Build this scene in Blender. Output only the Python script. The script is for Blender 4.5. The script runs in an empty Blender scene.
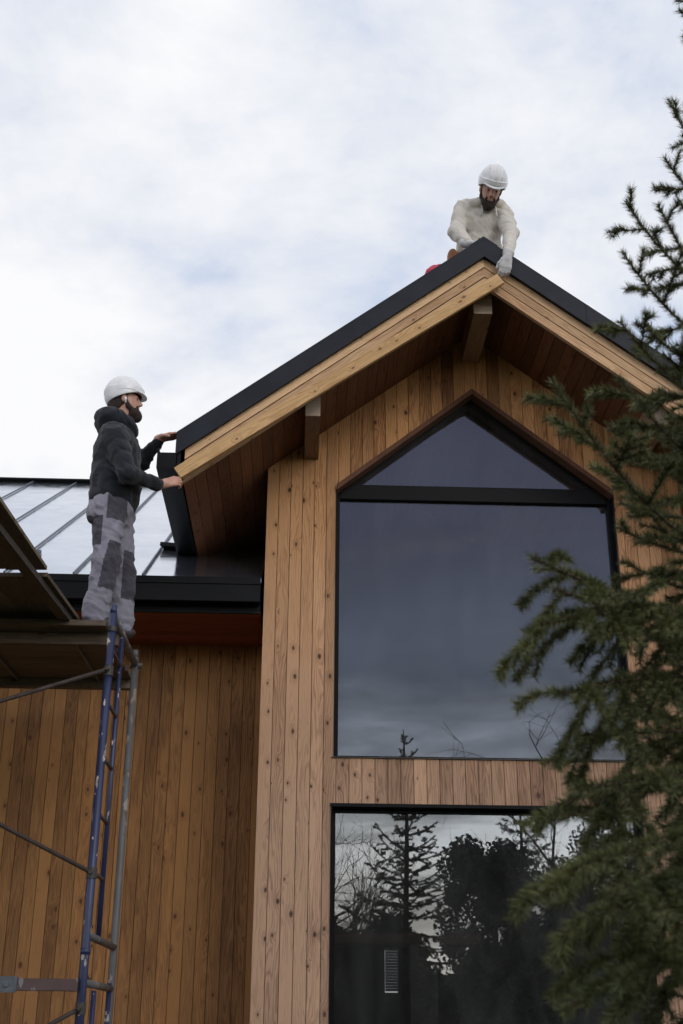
import bpy, math, random
import numpy as np
from mathutils import Matrix, Vector
random.seed(7); RNG = np.random.default_rng(7)
R = math.radians
sc = bpy.context.scene
col = sc.collection

# ---------------------------------------------------------------- camera
cd = bpy.data.cameras.new('camera'); cam = bpy.data.objects.new('camera', cd); col.objects.link(cam)
_M = np.array([[0.99928982,-0.02113827,-0.03119338],[-0.03694974,-0.38741242,-0.92116575],[0.00738714,0.92166414,-0.38791835]])
mw = Matrix([list(_M[0])+[0.0], list(_M[1])+[0.0], list(_M[2])+[1.6], [0,0,0,1]])
cam.matrix_world = mw
cd.sensor_fit = 'VERTICAL'; cd.sensor_height = 36.0; cd.lens = 1234.05*36.0/1024
cd.clip_start = 0.05; cd.clip_end = 2000
cd.dof.use_dof = True; cd.dof.focus_distance = 8.6; cd.dof.aperture_fstop = 6.3
sc.camera = cam

# ---------------------------------------------------------------- world and sun
SUN_EL, SUN_AZ = 27.0, 152.0          # azimuth clockwise from +Y (the view direction)
world = bpy.data.worlds.new('World'); sc.world = world; world.use_nodes = True
nt = world.node_tree; N = nt.nodes; L = nt.links
for n in list(N): N.remove(n)
def nn(tree, t, **kw):
    n = tree.nodes.new(t)
    for k, v in kw.items(): setattr(n, k, v)
    return n
def mth(tree, op, a, b=None, c=None, clamp=False):
    n = tree.nodes.new('ShaderNodeMath'); n.operation = op; n.use_clamp = clamp
    for i, x in enumerate((a, b, c)):
        if x is None: continue
        if isinstance(x, (int, float)): n.inputs[i].default_value = x
        else: tree.links.new(x, n.inputs[i])
    return n.outputs[0]
def ramp(tree, fac, stops, interp='LINEAR'):
    n = tree.nodes.new('ShaderNodeValToRGB'); n.color_ramp.interpolation = interp
    el = n.color_ramp.elements
    while len(el) < len(stops): el.new(0.5)
    for e, (p, c) in zip(el, stops):
        e.position = p; e.color = (c[0], c[1], c[2], 1) if not isinstance(c, (int, float)) else (c, c, c, 1)
    tree.links.new(fac, n.inputs[0]); return n.outputs[0]
def mix(tree, fac, a, b, mode='MIX'):
    n = tree.nodes.new('ShaderNodeMix'); n.data_type = 'RGBA'; n.blend_type = mode
    if isinstance(fac, (int, float)): n.inputs[0].default_value = fac
    else: tree.links.new(fac, n.inputs[0])
    for i, x in ((6, a), (7, b)):
        if isinstance(x, (tuple, list)): n.inputs[i].default_value = (x[0], x[1], x[2], 1)
        else: tree.links.new(x, n.inputs[i])
    return n.outputs[2]
def noise(tree, vec, scale, detail=4, rough=0.5, dist=0.0, dim='3D'):
    n = tree.nodes.new('ShaderNodeTexNoise'); n.noise_dimensions = dim
    n.inputs['Scale'].default_value = scale; n.inputs['Detail'].default_value = detail
    n.inputs['Roughness'].default_value = rough; n.inputs['Distortion'].default_value = dist
    if vec is not None: tree.links.new(vec, n.inputs['Vector'])
    return n.outputs['Fac']

tc = nn(nt, 'ShaderNodeTexCoord')
sky = nn(nt, 'ShaderNodeTexSky', sky_type='NISHITA', sun_disc=False)
sky.sun_elevation = R(SUN_EL); sky.sun_rotation = R(SUN_AZ); sky.dust_density = 2.0
sep = nn(nt, 'ShaderNodeSeparateXYZ'); L.new(tc.outputs['Generated'], sep.inputs[0])
zc = mth(nt, 'MAXIMUM', sep.outputs[2], 0.0)
zz = mth(nt, 'ADD', zc, 0.22)
comb = nn(nt, 'ShaderNodeCombineXYZ')
L.new(mth(nt, 'DIVIDE', sep.outputs[0], zz), comb.inputs[0]); L.new(mth(nt, 'DIVIDE', sep.outputs[1], zz), comb.inputs[1])
comb.inputs[2].default_value = 5.2
n1 = noise(nt, comb.outputs[0], 2.1, 9, 0.55, 0.25)
n2 = noise(nt, comb.outputs[0], 5.5, 7, 0.58, 0.3)
nsum = mth(nt, 'ADD', mth(nt, 'MULTIPLY', n1, 0.72), mth(nt, 'MULTIPLY', n2, 0.28))
# bright cloud layer ahead: thin grey-blue gaps between nearly white masses
S = 9.7                                # cloud radiance for a background strength of 0.1
front = ramp(nt, nsum, [(0.385, (0.60, 0.69, 0.87)), (0.435, (0.755, 0.805, 0.915)), (0.48, (0.85, 0.88, 0.945)), (0.56, (1.0, 1.0, 1.02))])
# behind: dark blue-grey cloud bank overhead, bright broken band low down
zs = mth(nt, 'ADD', sep.outputs[2], mth(nt, 'MULTIPLY', mth(nt, 'SUBTRACT', n2, 0.5), 0.10))
back_lo = ramp(nt, zs, [(0.0, (1.8, 1.65, 1.45)), (0.09, (3.4, 3.3, 3.1)), (0.165, (3.3, 3.5, 3.7)), (0.215, (1.5, 1.65, 2.0)), (0.27, (0.66, 0.77, 1.05)), (0.37, (0.45, 0.49, 0.78)), (0.48, (0.40, 0.425, 0.69)), (0.58, (0.55, 0.58, 0.74)), (0.85, (0.95, 0.95, 1.0))])
st = nn(nt, 'ShaderNodeMapping'); st.inputs['Scale'].default_value = (2.2, 2.2, 15.0); L.new(tc.outputs['Generated'], st.inputs[0])
streak = noise(nt, st.outputs[0], 1.6, 6, 0.55, 0.4)
strk = ramp(nt, streak, [(0.36, 0.38), (0.5, 0.75), (0.62, 1.35)])
lowm = ramp(nt, sep.outputs[2], [(0.215, 1.0), (0.285, 0.0)])
back = mix(nt, lowm, back_lo, mix(nt, 1.0, back_lo, strk, 'MULTIPLY'))
back = mix(nt, 1.0, back, ramp(nt, n1, [(0.3, 0.84), (0.7, 1.18)]), 'MULTIPLY')
bf = ramp(nt, mth(nt, 'ADD', mth(nt, 'MULTIPLY', sep.outputs[1], -0.5), 0.5), [(0.50, 0.0), (0.66, 1.0)])
clouds = mix(nt, bf, front, back)
scl = mix(nt, 1.0, clouds, (S, S, S), 'MULTIPLY'); 
gap = ramp(nt, nsum, [(0.30, 0.25), (0.40, 0.04), (0.5, 0.0)])
skyc = mix(nt, gap, scl, sky.outputs[0])
below = ramp(nt, mth(nt, 'ADD', sep.outputs[2], 0.5), [(0.48, 1.0), (0.5, 0.0)])
skyc = mix(nt, below, skyc, (0.7, 0.72, 0.68))
bg = nn(nt, 'ShaderNodeBackground'); bg.inputs[1].default_value = 0.10; L.new(skyc, bg.inputs[0])
wo = nn(nt, 'ShaderNodeOutputWorld'); L.new(bg.outputs[0], wo.inputs[0])

sd = bpy.data.lights.new('sun', 'SUN'); sd.energy = 0.85; sd.angle = R(22); sd.color = (1.0, 0.955, 0.88)
sun = bpy.data.objects.new('sun', sd); col.objects.link(sun)
_d = Vector((math.sin(R(SUN_AZ))*math.cos(R(SUN_EL)), math.cos(R(SUN_AZ))*math.cos(R(SUN_EL)), math.sin(R(SUN_EL))))
sun.rotation_euler = (-_d).to_track_quat('-Z', 'Y').to_euler(); sun.location = (6, -6, 14)

sc.view_settings.view_transform = 'Standard'; sc.view_settings.look = 'None'
sc.view_settings.exposure = 0.0; sc.view_settings.gamma = 1.0; sc.view_settings.use_curve_mapping = False
sc.cycles.max_bounces = 7; sc.cycles.transparent_max_bounces = 12; sc.cycles.use_denoising = True

# ---------------------------------------------------------------- materials
def new_mat(name):
    m = bpy.data.materials.new(name); m.use_nodes = True
    t = m.node_tree; b = t.nodes['Principled BSDF']; return m, t, b
def simple(name, c, rough=0.6, metal=0.0, var=0.0, vscale=8.0, bump=0.0, bscale=60.0, spec=0.5, c2=None):
    m, t, b = new_mat(name)
    b.inputs['Roughness'].default_value = rough; b.inputs['Metallic'].default_value = metal
    b.inputs['Specular IOR Level'].default_value = spec
    g = nn(t, 'ShaderNodeTexCoord')
    if var > 0 or c2:
        f = noise(t, g.outputs['Object'], vscale, 5, 0.6)
        hi = c2 if c2 else tuple(min(1, x*(1+var)) for x in c)
        lo = c if c2 else tuple(x*(1-var) for x in c)
        t.links.new(ramp(t, f, [(0.35, lo), (0.65, hi)]), b.inputs['Base Color'])
    else: b.inputs['Base Color'].default_value = (*c, 1)
    if bump > 0:
        bn = nn(t, 'ShaderNodeBump'); bn.inputs['Strength'].default_value = bump; bn.inputs['Distance'].default_value = 0.01
        t.links.new(noise(t, g.outputs['Object'], bscale, 4, 0.6), bn.inputs['Height']); t.links.new(bn.outputs[0], b.inputs['Normal'])
    return m
def wood(name, light, dark, knot=(0.085, 0.033, 0.013), tone=0.35, knots=1.0, grain=1.0, rough=0.72, ksc=5.2, shift=0.0, low_tone=None):
    """Board timber in UV space: u across the board and v along it, both in metres; 'bid' is a random number per board."""
    m, t, b = new_mat(name)
    uv = nn(t, 'ShaderNodeUVMap'); uv.uv_map = 'uv'
    at = nn(t, 'ShaderNodeAttribute'); at.attribute_name = 'bid'
    bid = at.outputs['Fac']
    s = nn(t, 'ShaderNodeSeparateXYZ'); t.links.new(uv.outputs[0], s.inputs[0])
    u, v = s.outputs[0], s.outputs[1]
    def vec(a, bb, c=0.0):
        cc = nn(t, 'ShaderNodeCombineXYZ')
        for i, x in enumerate((a, bb, c)):
            if isinstance(x, (int, float)): cc.inputs[i].default_value = x
            else: t.links.new(x, cc.inputs[i])
        return cc.outputs[0]
    w3 = mth(t, 'MULTIPLY', bid, 37.0)
    # knots
    vo = nn(t, 'ShaderNodeTexVoronoi'); vo.voronoi_dimensions = '2D'; vo.inputs['Scale'].default_value = 1.0
    t.links.new(vec(mth(t, 'MULTIPLY', u, ksc*1.35), mth(t, 'MULTIPLY', v, ksc*0.80), 0.0), vo.inputs['Vector'])
    kw = noise(t, vec(mth(t, 'MULTIPLY', u, 60.0), mth(t, 'MULTIPLY', v, 30.0), w3), 1.0, 3, 0.6)
    kd = mth(t, 'ADD', vo.outputs['Distance'], mth(t, 'MULTIPLY', mth(t, 'SUBTRACT', kw, 0.5), 0.08))
    csep = nn(t, 'ShaderNodeSeparateColor'); t.links.new(vo.outputs['Color'], csep.inputs[0])
    krad = mth(t, 'ADD', mth(t, 'MULTIPLY', mth(t, 'MAXIMUM', mth(t, 'SUBTRACT', csep.outputs[0], 0.33), 0.0), 0.15), 0.003)
    kn = mth(t, 'DIVIDE', kd, krad)
    halo = ramp(t, mth(t, 'MULTIPLY', kn, 0.25), [(0.0, 1.0), (1.0, 0.0)])
    # growth rings cut lengthwise
    warp = noise(t, vec(mth(t, 'MULTIPLY', u, 9.0), mth(t, 'MULTIPLY', v, 1.1), w3), 1.0, 3, 0.5)
    ph = mth(t, 'ADD', mth(t, 'MULTIPLY', u, 44.0), mth(t, 'MULTIPLY', warp, 11.0))
    ph = mth(t, 'ADD', ph, mth(t, 'MULTIPLY', halo, 1.6))
    ring = mth(t, 'ADD', mth(t, 'MULTIPLY', mth(t, 'SINE', mth(t, 'MULTIPLY', ph, 6.283)), 0.5), 0.5)
    rg = ramp(t, ring, [(0.0, 0.0), (0.55, 0.25), (0.9, 1.0)])
    fib = noise(t, vec(mth(t, 'MULTIPLY', u, 420.0), mth(t, 'MULTIPLY', v, 9.0), w3), 1.0, 3, 0.6)
    blot = noise(t, vec(mth(t, 'MULTIPLY', u, 8.0), mth(t, 'MULTIPLY', v, 1.6), w3), 1.0, 4, 0.55)
    fac = mth(t, 'ADD', mth(t, 'MULTIPLY', rg, 0.30*grain), mth(t, 'MULTIPLY', mth(t, 'SUBTRACT', fib, 0.5), 1.15*grain))
    fac = mth(t, 'ADD', fac, mth(t, 'MULTIPLY', mth(t, 'SUBTRACT', blot, 0.5), 1.25))
    fac = mth(t, 'ADD', fac, mth(t, 'MULTIPLY', mth(t, 'SUBTRACT', bid, 0.5), tone*1.6))
    fac = mth(t, 'ADD', fac, 0.15+shift, clamp=True)
    c = mix(t, fac, light, dark)
    # per-board brightness
    bright = mth(t, 'ADD', 1.0-tone*0.35, mth(t, 'MULTIPLY', mth(t, 'FRACT', mth(t, 'MULTIPLY', bid, 7.31)), tone*0.7))
    cb = nn(t, 'ShaderNodeCombineXYZ')
    for i in range(3): t.links.new(bright, cb.inputs[i])
    c = mix(t, 1.0, c, cb.outputs[0], 'MULTIPLY')
    km = ramp(t, kn, [(0.35, 1.0*knots), (0.8, 0.6*knots), (1.0, 0.0)])
    kmh = ramp(t, mth(t, 'MULTIPLY', kn, 0.3), [(0.2, 0.35*knots), (1.0, 0.0)])
    c = mix(t, kmh, c, dark); c = mix(t, km, c, knot)
    if low_tone:                                   # less saturated and darker towards the bottom of the wall
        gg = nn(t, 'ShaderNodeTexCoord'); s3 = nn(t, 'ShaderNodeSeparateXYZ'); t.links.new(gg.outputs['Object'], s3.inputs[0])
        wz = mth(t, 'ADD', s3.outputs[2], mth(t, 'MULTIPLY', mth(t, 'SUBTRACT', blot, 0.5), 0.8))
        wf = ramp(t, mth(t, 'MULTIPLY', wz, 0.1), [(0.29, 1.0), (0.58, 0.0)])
        hs = nn(t, 'ShaderNodeHueSaturation'); hs.inputs['Saturation'].default_value = low_tone[0]; hs.inputs['Value'].default_value = low_tone[1]; hs.inputs['Hue'].default_value = 0.501
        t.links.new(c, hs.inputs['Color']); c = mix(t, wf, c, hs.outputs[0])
    t.links.new(c, b.inputs['Base Color']); b.inputs['Roughness'].default_value = rough
    b.inputs['Specular IOR Level'].default_value = 0.3
    bn = nn(t, 'ShaderNodeBump'); bn.inputs['Strength'].default_value = 0.35; bn.inputs['Distance'].default_value = 0.004
    hh = mth(t, 'ADD', mth(t, 'MULTIPLY', rg, -0.6), fib)
    t.links.new(hh, bn.inputs['Height']); t.links.new(bn.outputs[0], b.inputs['Normal'])
    return m
M = {}
M['clad'] = wood('larch cladding', (0.545, 0.278, 0.112), (0.20, 0.080, 0.028), tone=0.55, low_tone=(0.76, 0.80), grain=1.25)
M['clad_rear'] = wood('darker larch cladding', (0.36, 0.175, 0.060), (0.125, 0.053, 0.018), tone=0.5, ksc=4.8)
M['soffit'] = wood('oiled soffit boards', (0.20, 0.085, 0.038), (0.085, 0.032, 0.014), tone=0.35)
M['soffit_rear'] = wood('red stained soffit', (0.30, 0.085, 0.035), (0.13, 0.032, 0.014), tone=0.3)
M['fascia'] = wood('pale larch fascia', (0.62, 0.415, 0.235), (0.32, 0.175, 0.085), tone=0.5, ksc=7.5, knots=0.8)
M['plank'] = wood('fresh yellow spruce plank', (0.60, 0.385, 0.18), (0.36, 0.19, 0.075), tone=0.2, ksc=6.0, knots=0.8, grain=1.4)
M['beam'] = wood('glued beam', (0.36, 0.22, 0.12), (0.18, 0.10, 0.055), tone=0.2)
M['beam_end'] = wood('beam end grain', (0.52, 0.42, 0.32), (0.38, 0.28, 0.20), tone=0.1, knots=0.0)
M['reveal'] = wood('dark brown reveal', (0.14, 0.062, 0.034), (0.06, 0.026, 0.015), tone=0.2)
M['scaf_wood'] = wood('weathered scaffold timber', (0.17, 0.13, 0.09), (0.06, 0.045, 0.03), tone=0.4, ksc=4)
M['back'] = simple('dark felt behind boards', (0.028, 0.013, 0.007), 0.9)
M['verge'] = simple('anthracite sheet metal', (0.011, 0.013, 0.019), 0.5, 0.0, var=0.25, vscale=5, spec=0.2)
M['gutter'] = simple('black coated gutter', (0.006, 0.0062, 0.007), 0.5, 0.0, var=0.2, vscale=4, spec=0.12)
M['frame'] = simple('anthracite window frame', (0.005, 0.005, 0.0055), 0.5, spec=0.12)
M['metalroof'] = None
def mk_roof():
    m, t, b = new_mat('standing seam sheet')
    g = nn(t, 'ShaderNodeTexCoord')
    f = noise(t, g.outputs['Object'], 1.3, 4, 0.55)
    t.links.new(ramp(t, f, [(0.3, (0.50, 0.55, 0.64)), (0.7, (0.66, 0.70, 0.78))]), b.inputs['Base Color'])
    b.inputs['Metallic'].default_value = 0.95
    t.links.new(ramp(t, noise(t, g.outputs['Object'], 6, 5, 0.6), [(0.3, 0.10), (0.7, 0.24)]), b.inputs['Roughness'])
    bn = nn(t, 'ShaderNodeBump'); bn.inputs['Strength'].default_value = 0.25; bn.inputs['Distance'].default_value = 0.01
    t.links.new(noise(t, g.outputs['Object'], 2.2, 2, 0.5), bn.inputs['Height']); t.links.new(bn.outputs[0], b.inputs['Normal'])
    return m
M['metalroof'] = mk_roof()
M['seam'] = simple('dark standing seam', (0.10, 0.115, 0.14), 0.45, 0.3)
def mk_glass():
    m = bpy.data.materials.new('insulated glass'); m.use_nodes = True; t = m.node_tree
    for n in list(t.nodes): t.nodes.remove(n)
    fr = nn(t, 'ShaderNodeFresnel'); fr.inputs[0].default_value = 1.80
    g = nn(t, 'ShaderNodeTexCoord')
    bn = nn(t, 'ShaderNodeBump'); bn.inputs['Strength'].default_value = 0.02; bn.inputs['Distance'].default_value = 0.01
    t.links.new(noise(t, g.outputs['Object'], 1.6, 2, 0.5), bn.inputs['Height'])
    tr = nn(t, 'ShaderNodeBsdfTransparent'); tr.inputs[0].default_value = (0.62, 0.63, 0.62, 1)
    gl = nn(t, 'ShaderNodeBsdfGlossy'); gl.inputs['Roughness'].default_value = 0.0; gl.inputs[0].default_value = (0.96, 0.98, 1.0, 1)
    t.links.new(bn.outputs[0], gl.inputs['Normal'])
    mx = nn(t, 'ShaderNodeMixShader'); t.links.new(fr.outputs[0], mx.inputs[0]); t.links.new(tr.outputs[0], mx.inputs[1]); t.links.new(gl.outputs[0], mx.inputs[2])
    o = nn(t, 'ShaderNodeOutputMaterial'); df = nn(t, 'ShaderNodeBsdfDiffuse'); df.inputs[0].default_value = (0.55, 0.55, 0.55, 1)      # pale veil painted into the glass to lift dark reflections, patchy like dust
    mp = nn(t, 'ShaderNodeMapping'); mp.inputs['Scale'].default_value = (1.0, 1.0, 0.35); mp.inputs['Rotation'].default_value = (0, 0.35, 0); t.links.new(g.outputs['Object'], mp.inputs[0])
    veil = ramp(t, noise(t, mp.outputs[0], 3.5, 7, 0.62, 0.8), [(0.35, 0.012), (0.62, 0.040)])
    m2 = nn(t, 'ShaderNodeMixShader'); t.links.new(veil, m2.inputs[0]); t.links.new(mx.outputs[0], m2.inputs[1]); t.links.new(df.outputs[0], m2.inputs[2])
    t.links.new(m2.outputs[0], o.inputs[0]); return m
M['glass'] = mk_glass()
M['room'] = simple('dim plaster', (0.22, 0.215, 0.20), 0.9)
M['pillar'] = simple('grey olive plaster', (0.30, 0.30, 0.26), 0.9)
M['shelf'] = simple('reddish brown shelf', (0.20, 0.09, 0.06), 0.7)
def mk_blind():
    m = bpy.data.materials.new('translucent blind'); m.use_nodes = True; t = m.node_tree; b = t.nodes['Principled BSDF']; b.inputs['Base Color'].default_value = (0.3, 0.33, 0.36, 1)
    tl = nn(t, 'ShaderNodeBsdfTranslucent'); tl.inputs[0].default_value = (0.50, 0.56, 0.60, 1); mx = nn(t, 'ShaderNodeMixShader'); mx.inputs[0].default_value = 0.75
    t.links.new(b.outputs[0], mx.inputs[1]); t.links.new(tl.outputs[0], mx.inputs[2]); t.links.new(mx.outputs[0], t.nodes['Material Output'].inputs[0]); return m
M['blind'] = mk_blind()
def mk_paint(name, c, chip, amount, rough=0.4, chip2=(0.65, 0.55, 0.5)):
    m, t, b = new_mat(name); g = nn(t, 'ShaderNodeTexCoord')
    mp = nn(t, 'ShaderNodeMapping'); mp.inputs['Scale'].default_value = (1, 1, 0.5); t.links.new(g.outputs['Object'], mp.inputs[0])
    f = noise(t, mp.outputs[0], 24, 3, 0.5); f2 = noise(t, g.outputs['Object'], 3.0, 2, 0.5)
    mask = ramp(t, f, [(amount, 0.0), (amount+0.02, 1.0)])
    base = ramp(t, f2, [(0.3, tuple(x*0.75 for x in c)), (0.7, tuple(x*1.25 for x in c))])
    cc = mix(t, mask, base, mix(t, ramp(t, noise(t, g.outputs['Object'], 5, 1), [(0.48, 0.0), (0.52, 1.0)]), chip, chip2))
    t.links.new(cc, b.inputs['Base Color']); b.inputs['Roughness'].default_value = rough; return m
M['blue'] = mk_paint('chipped blue paint', (0.020, 0.027, 0.075), (0.32, 0.30, 0.27), 0.615)
M['steel'] = mk_paint('weathered galvanised steel', (0.10, 0.10, 0.10), (0.26, 0.22, 0.18), 0.59, 0.5, (0.10, 0.07, 0.05))
M['rusty'] = mk_paint('rusty brown steel', (0.085, 0.05, 0.042), (0.16, 0.14, 0.13), 0.6, 0.6, (0.2, 0.2, 0.2))
M['darksteel'] = simple('dark grimy steel', (0.04, 0.034, 0.028), 0.6, 0.0, var=0.35, vscale=12)
M['bracem'] = simple('rusty brown brace', (0.038, 0.026, 0.020), 0.7, 0.0, var=0.4, vscale=14)
M['clampm'] = simple('grey steel clamp', (0.10, 0.11, 0.12), 0.6, 0.2, var=0.3, vscale=20)
def cloth(name, c, var=0.18, rough=0.9, wr=0.5, ws=16.0):
    m, t, b = new_mat(name); g = nn(t, 'ShaderNodeTexCoord')
    f = noise(t, g.outputs['Object'], 7, 5, 0.6)
    t.links.new(ramp(t, f, [(0.3, tuple(x*(1-var) for x in c)), (0.7, tuple(min(1, x*(1+var)) for x in c))]), b.inputs['Base Color'])
    b.inputs['Roughness'].default_value = rough; b.inputs['Specular IOR Level'].default_value = 0.2
    b.inputs['Sheen Weight'].default_value = 0.15
    mp = nn(t, 'ShaderNodeMapping'); mp.inputs['Scale'].default_value = (0.8, 0.8, 1.7); mp.inputs['Rotation'].default_value = (0.3, 0.4, 0); t.links.new(g.outputs['Object'], mp.inputs[0])
    b1 = nn(t, 'ShaderNodeBump'); b1.inputs['Strength'].default_value = wr; b1.inputs['Distance'].default_value = 0.02
    t.links.new(noise(t, mp.outputs[0], ws, 3, 0.55, 0.6), b1.inputs['Height'])
    b2 = nn(t, 'ShaderNodeBump'); b2.inputs['Strength'].default_value = 0.3; b2.inputs['Distance'].default_value = 0.002
    t.links.new(noise(t, g.outputs['Object'], 400, 2, 0.5), b2.inputs['Height']); t.links.new(b1.outputs[0], b2.inputs['Normal'])
    t.links.new(b2.outputs[0], b.inputs['Normal']); return m
M['jacket'] = cloth('charcoal hooded jacket', (0.015, 0.016, 0.021), wr=0.3, ws=10)
M['trouser'] = cloth('light grey work trousers', (0.205, 0.20, 0.235), 0.08, wr=0.35, ws=11)
M['patch'] = cloth('dark grey reinforcement cloth', (0.055, 0.052, 0.064), 0.15)
M['hoodie'] = cloth('off white hooded sweatshirt', (0.55, 0.515, 0.45), 0.06, wr=0.22)
M['red'] = cloth('red trousers', (0.50, 0.05, 0.09), 0.2)
M['leather'] = cloth('tan leather', (0.30, 0.14, 0.06), 0.3, 0.7)
M['glove'] = cloth('pale knitted glove', (0.52, 0.51, 0.50), 0.15)
M['cord'] = simple('white cord', (0.7, 0.68, 0.64), 0.8)
M['boot'] = simple('dark boot leather', (0.03, 0.026, 0.022), 0.6, bump=0.3)
def mk_skin():
    m, t, b = new_mat('skin'); g = nn(t, 'ShaderNodeTexCoord')
    t.links.new(ramp(t, noise(t, g.outputs['Object'], 22, 4, 0.6), [(0.3, (0.40, 0.20, 0.14)), (0.7, (0.56, 0.32, 0.24))]), b.inputs['Base Color'])
    b.inputs['Roughness'].default_value = 0.5; b.inputs['Subsurface Weight'].default_value = 0.08
    b.inputs['Subsurface Radius'].default_value = (0.01, 0.004, 0.002); return m
M['skin'] = mk_skin()
M['eye'] = simple('eye', (0.05, 0.04, 0.035), 0.2)
M['hair'] = simple('dark brown hair', (0.028, 0.016, 0.011), 0.8, var=0.5, vscale=120, bump=1.0, bscale=160)
M['hat'] = simple('white hard hat plastic', (0.70, 0.70, 0.70), 0.32, var=0.05, vscale=9)
M['hatband'] = simple('grey hat harness', (0.10, 0.10, 0.11), 0.7)
M['bark'] = simple('spruce bark', (0.06, 0.045, 0.035), 0.95, var=0.5, vscale=30, bump=1.0, bscale=40)
M['twig'] = simple('brown twig', (0.075, 0.05, 0.033), 0.9)
def foliage(name, c1, c2, attr=True, tl=0.25):
    m, t, b = new_mat(name)
    at = nn(t, 'ShaderNodeAttribute'); at.attribute_name = 'bid'
    t.links.new(ramp(t, at.outputs['Fac'], [(0.0, c1), (1.0, c2)]), b.inputs['Base Color'])
    b.inputs['Roughness'].default_value = 0.55; b.inputs['Specular IOR Level'].default_value = 0.35
    return m
M['needle'] = foliage('spruce needles', (0.023, 0.036, 0.012), (0.140, 0.150, 0.050))
M['needle_far'] = foliage('far spruce needles', (0.03, 0.04, 0.026), (0.065, 0.08, 0.045))
M['leaf_far'] = foliage('dull evergreen leaves', (0.045, 0.052, 0.036), (0.11, 0.115, 0.07))
M['grass'] = simple('rough grass', (0.035, 0.045, 0.018), 0.95, c2=(0.075, 0.075, 0.035), vscale=1.5)
M['soil'] = simple('trampled soil', (0.07, 0.055, 0.04), 0.95, var=0.4, vscale=3, bump=0.6, bscale=12)

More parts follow.
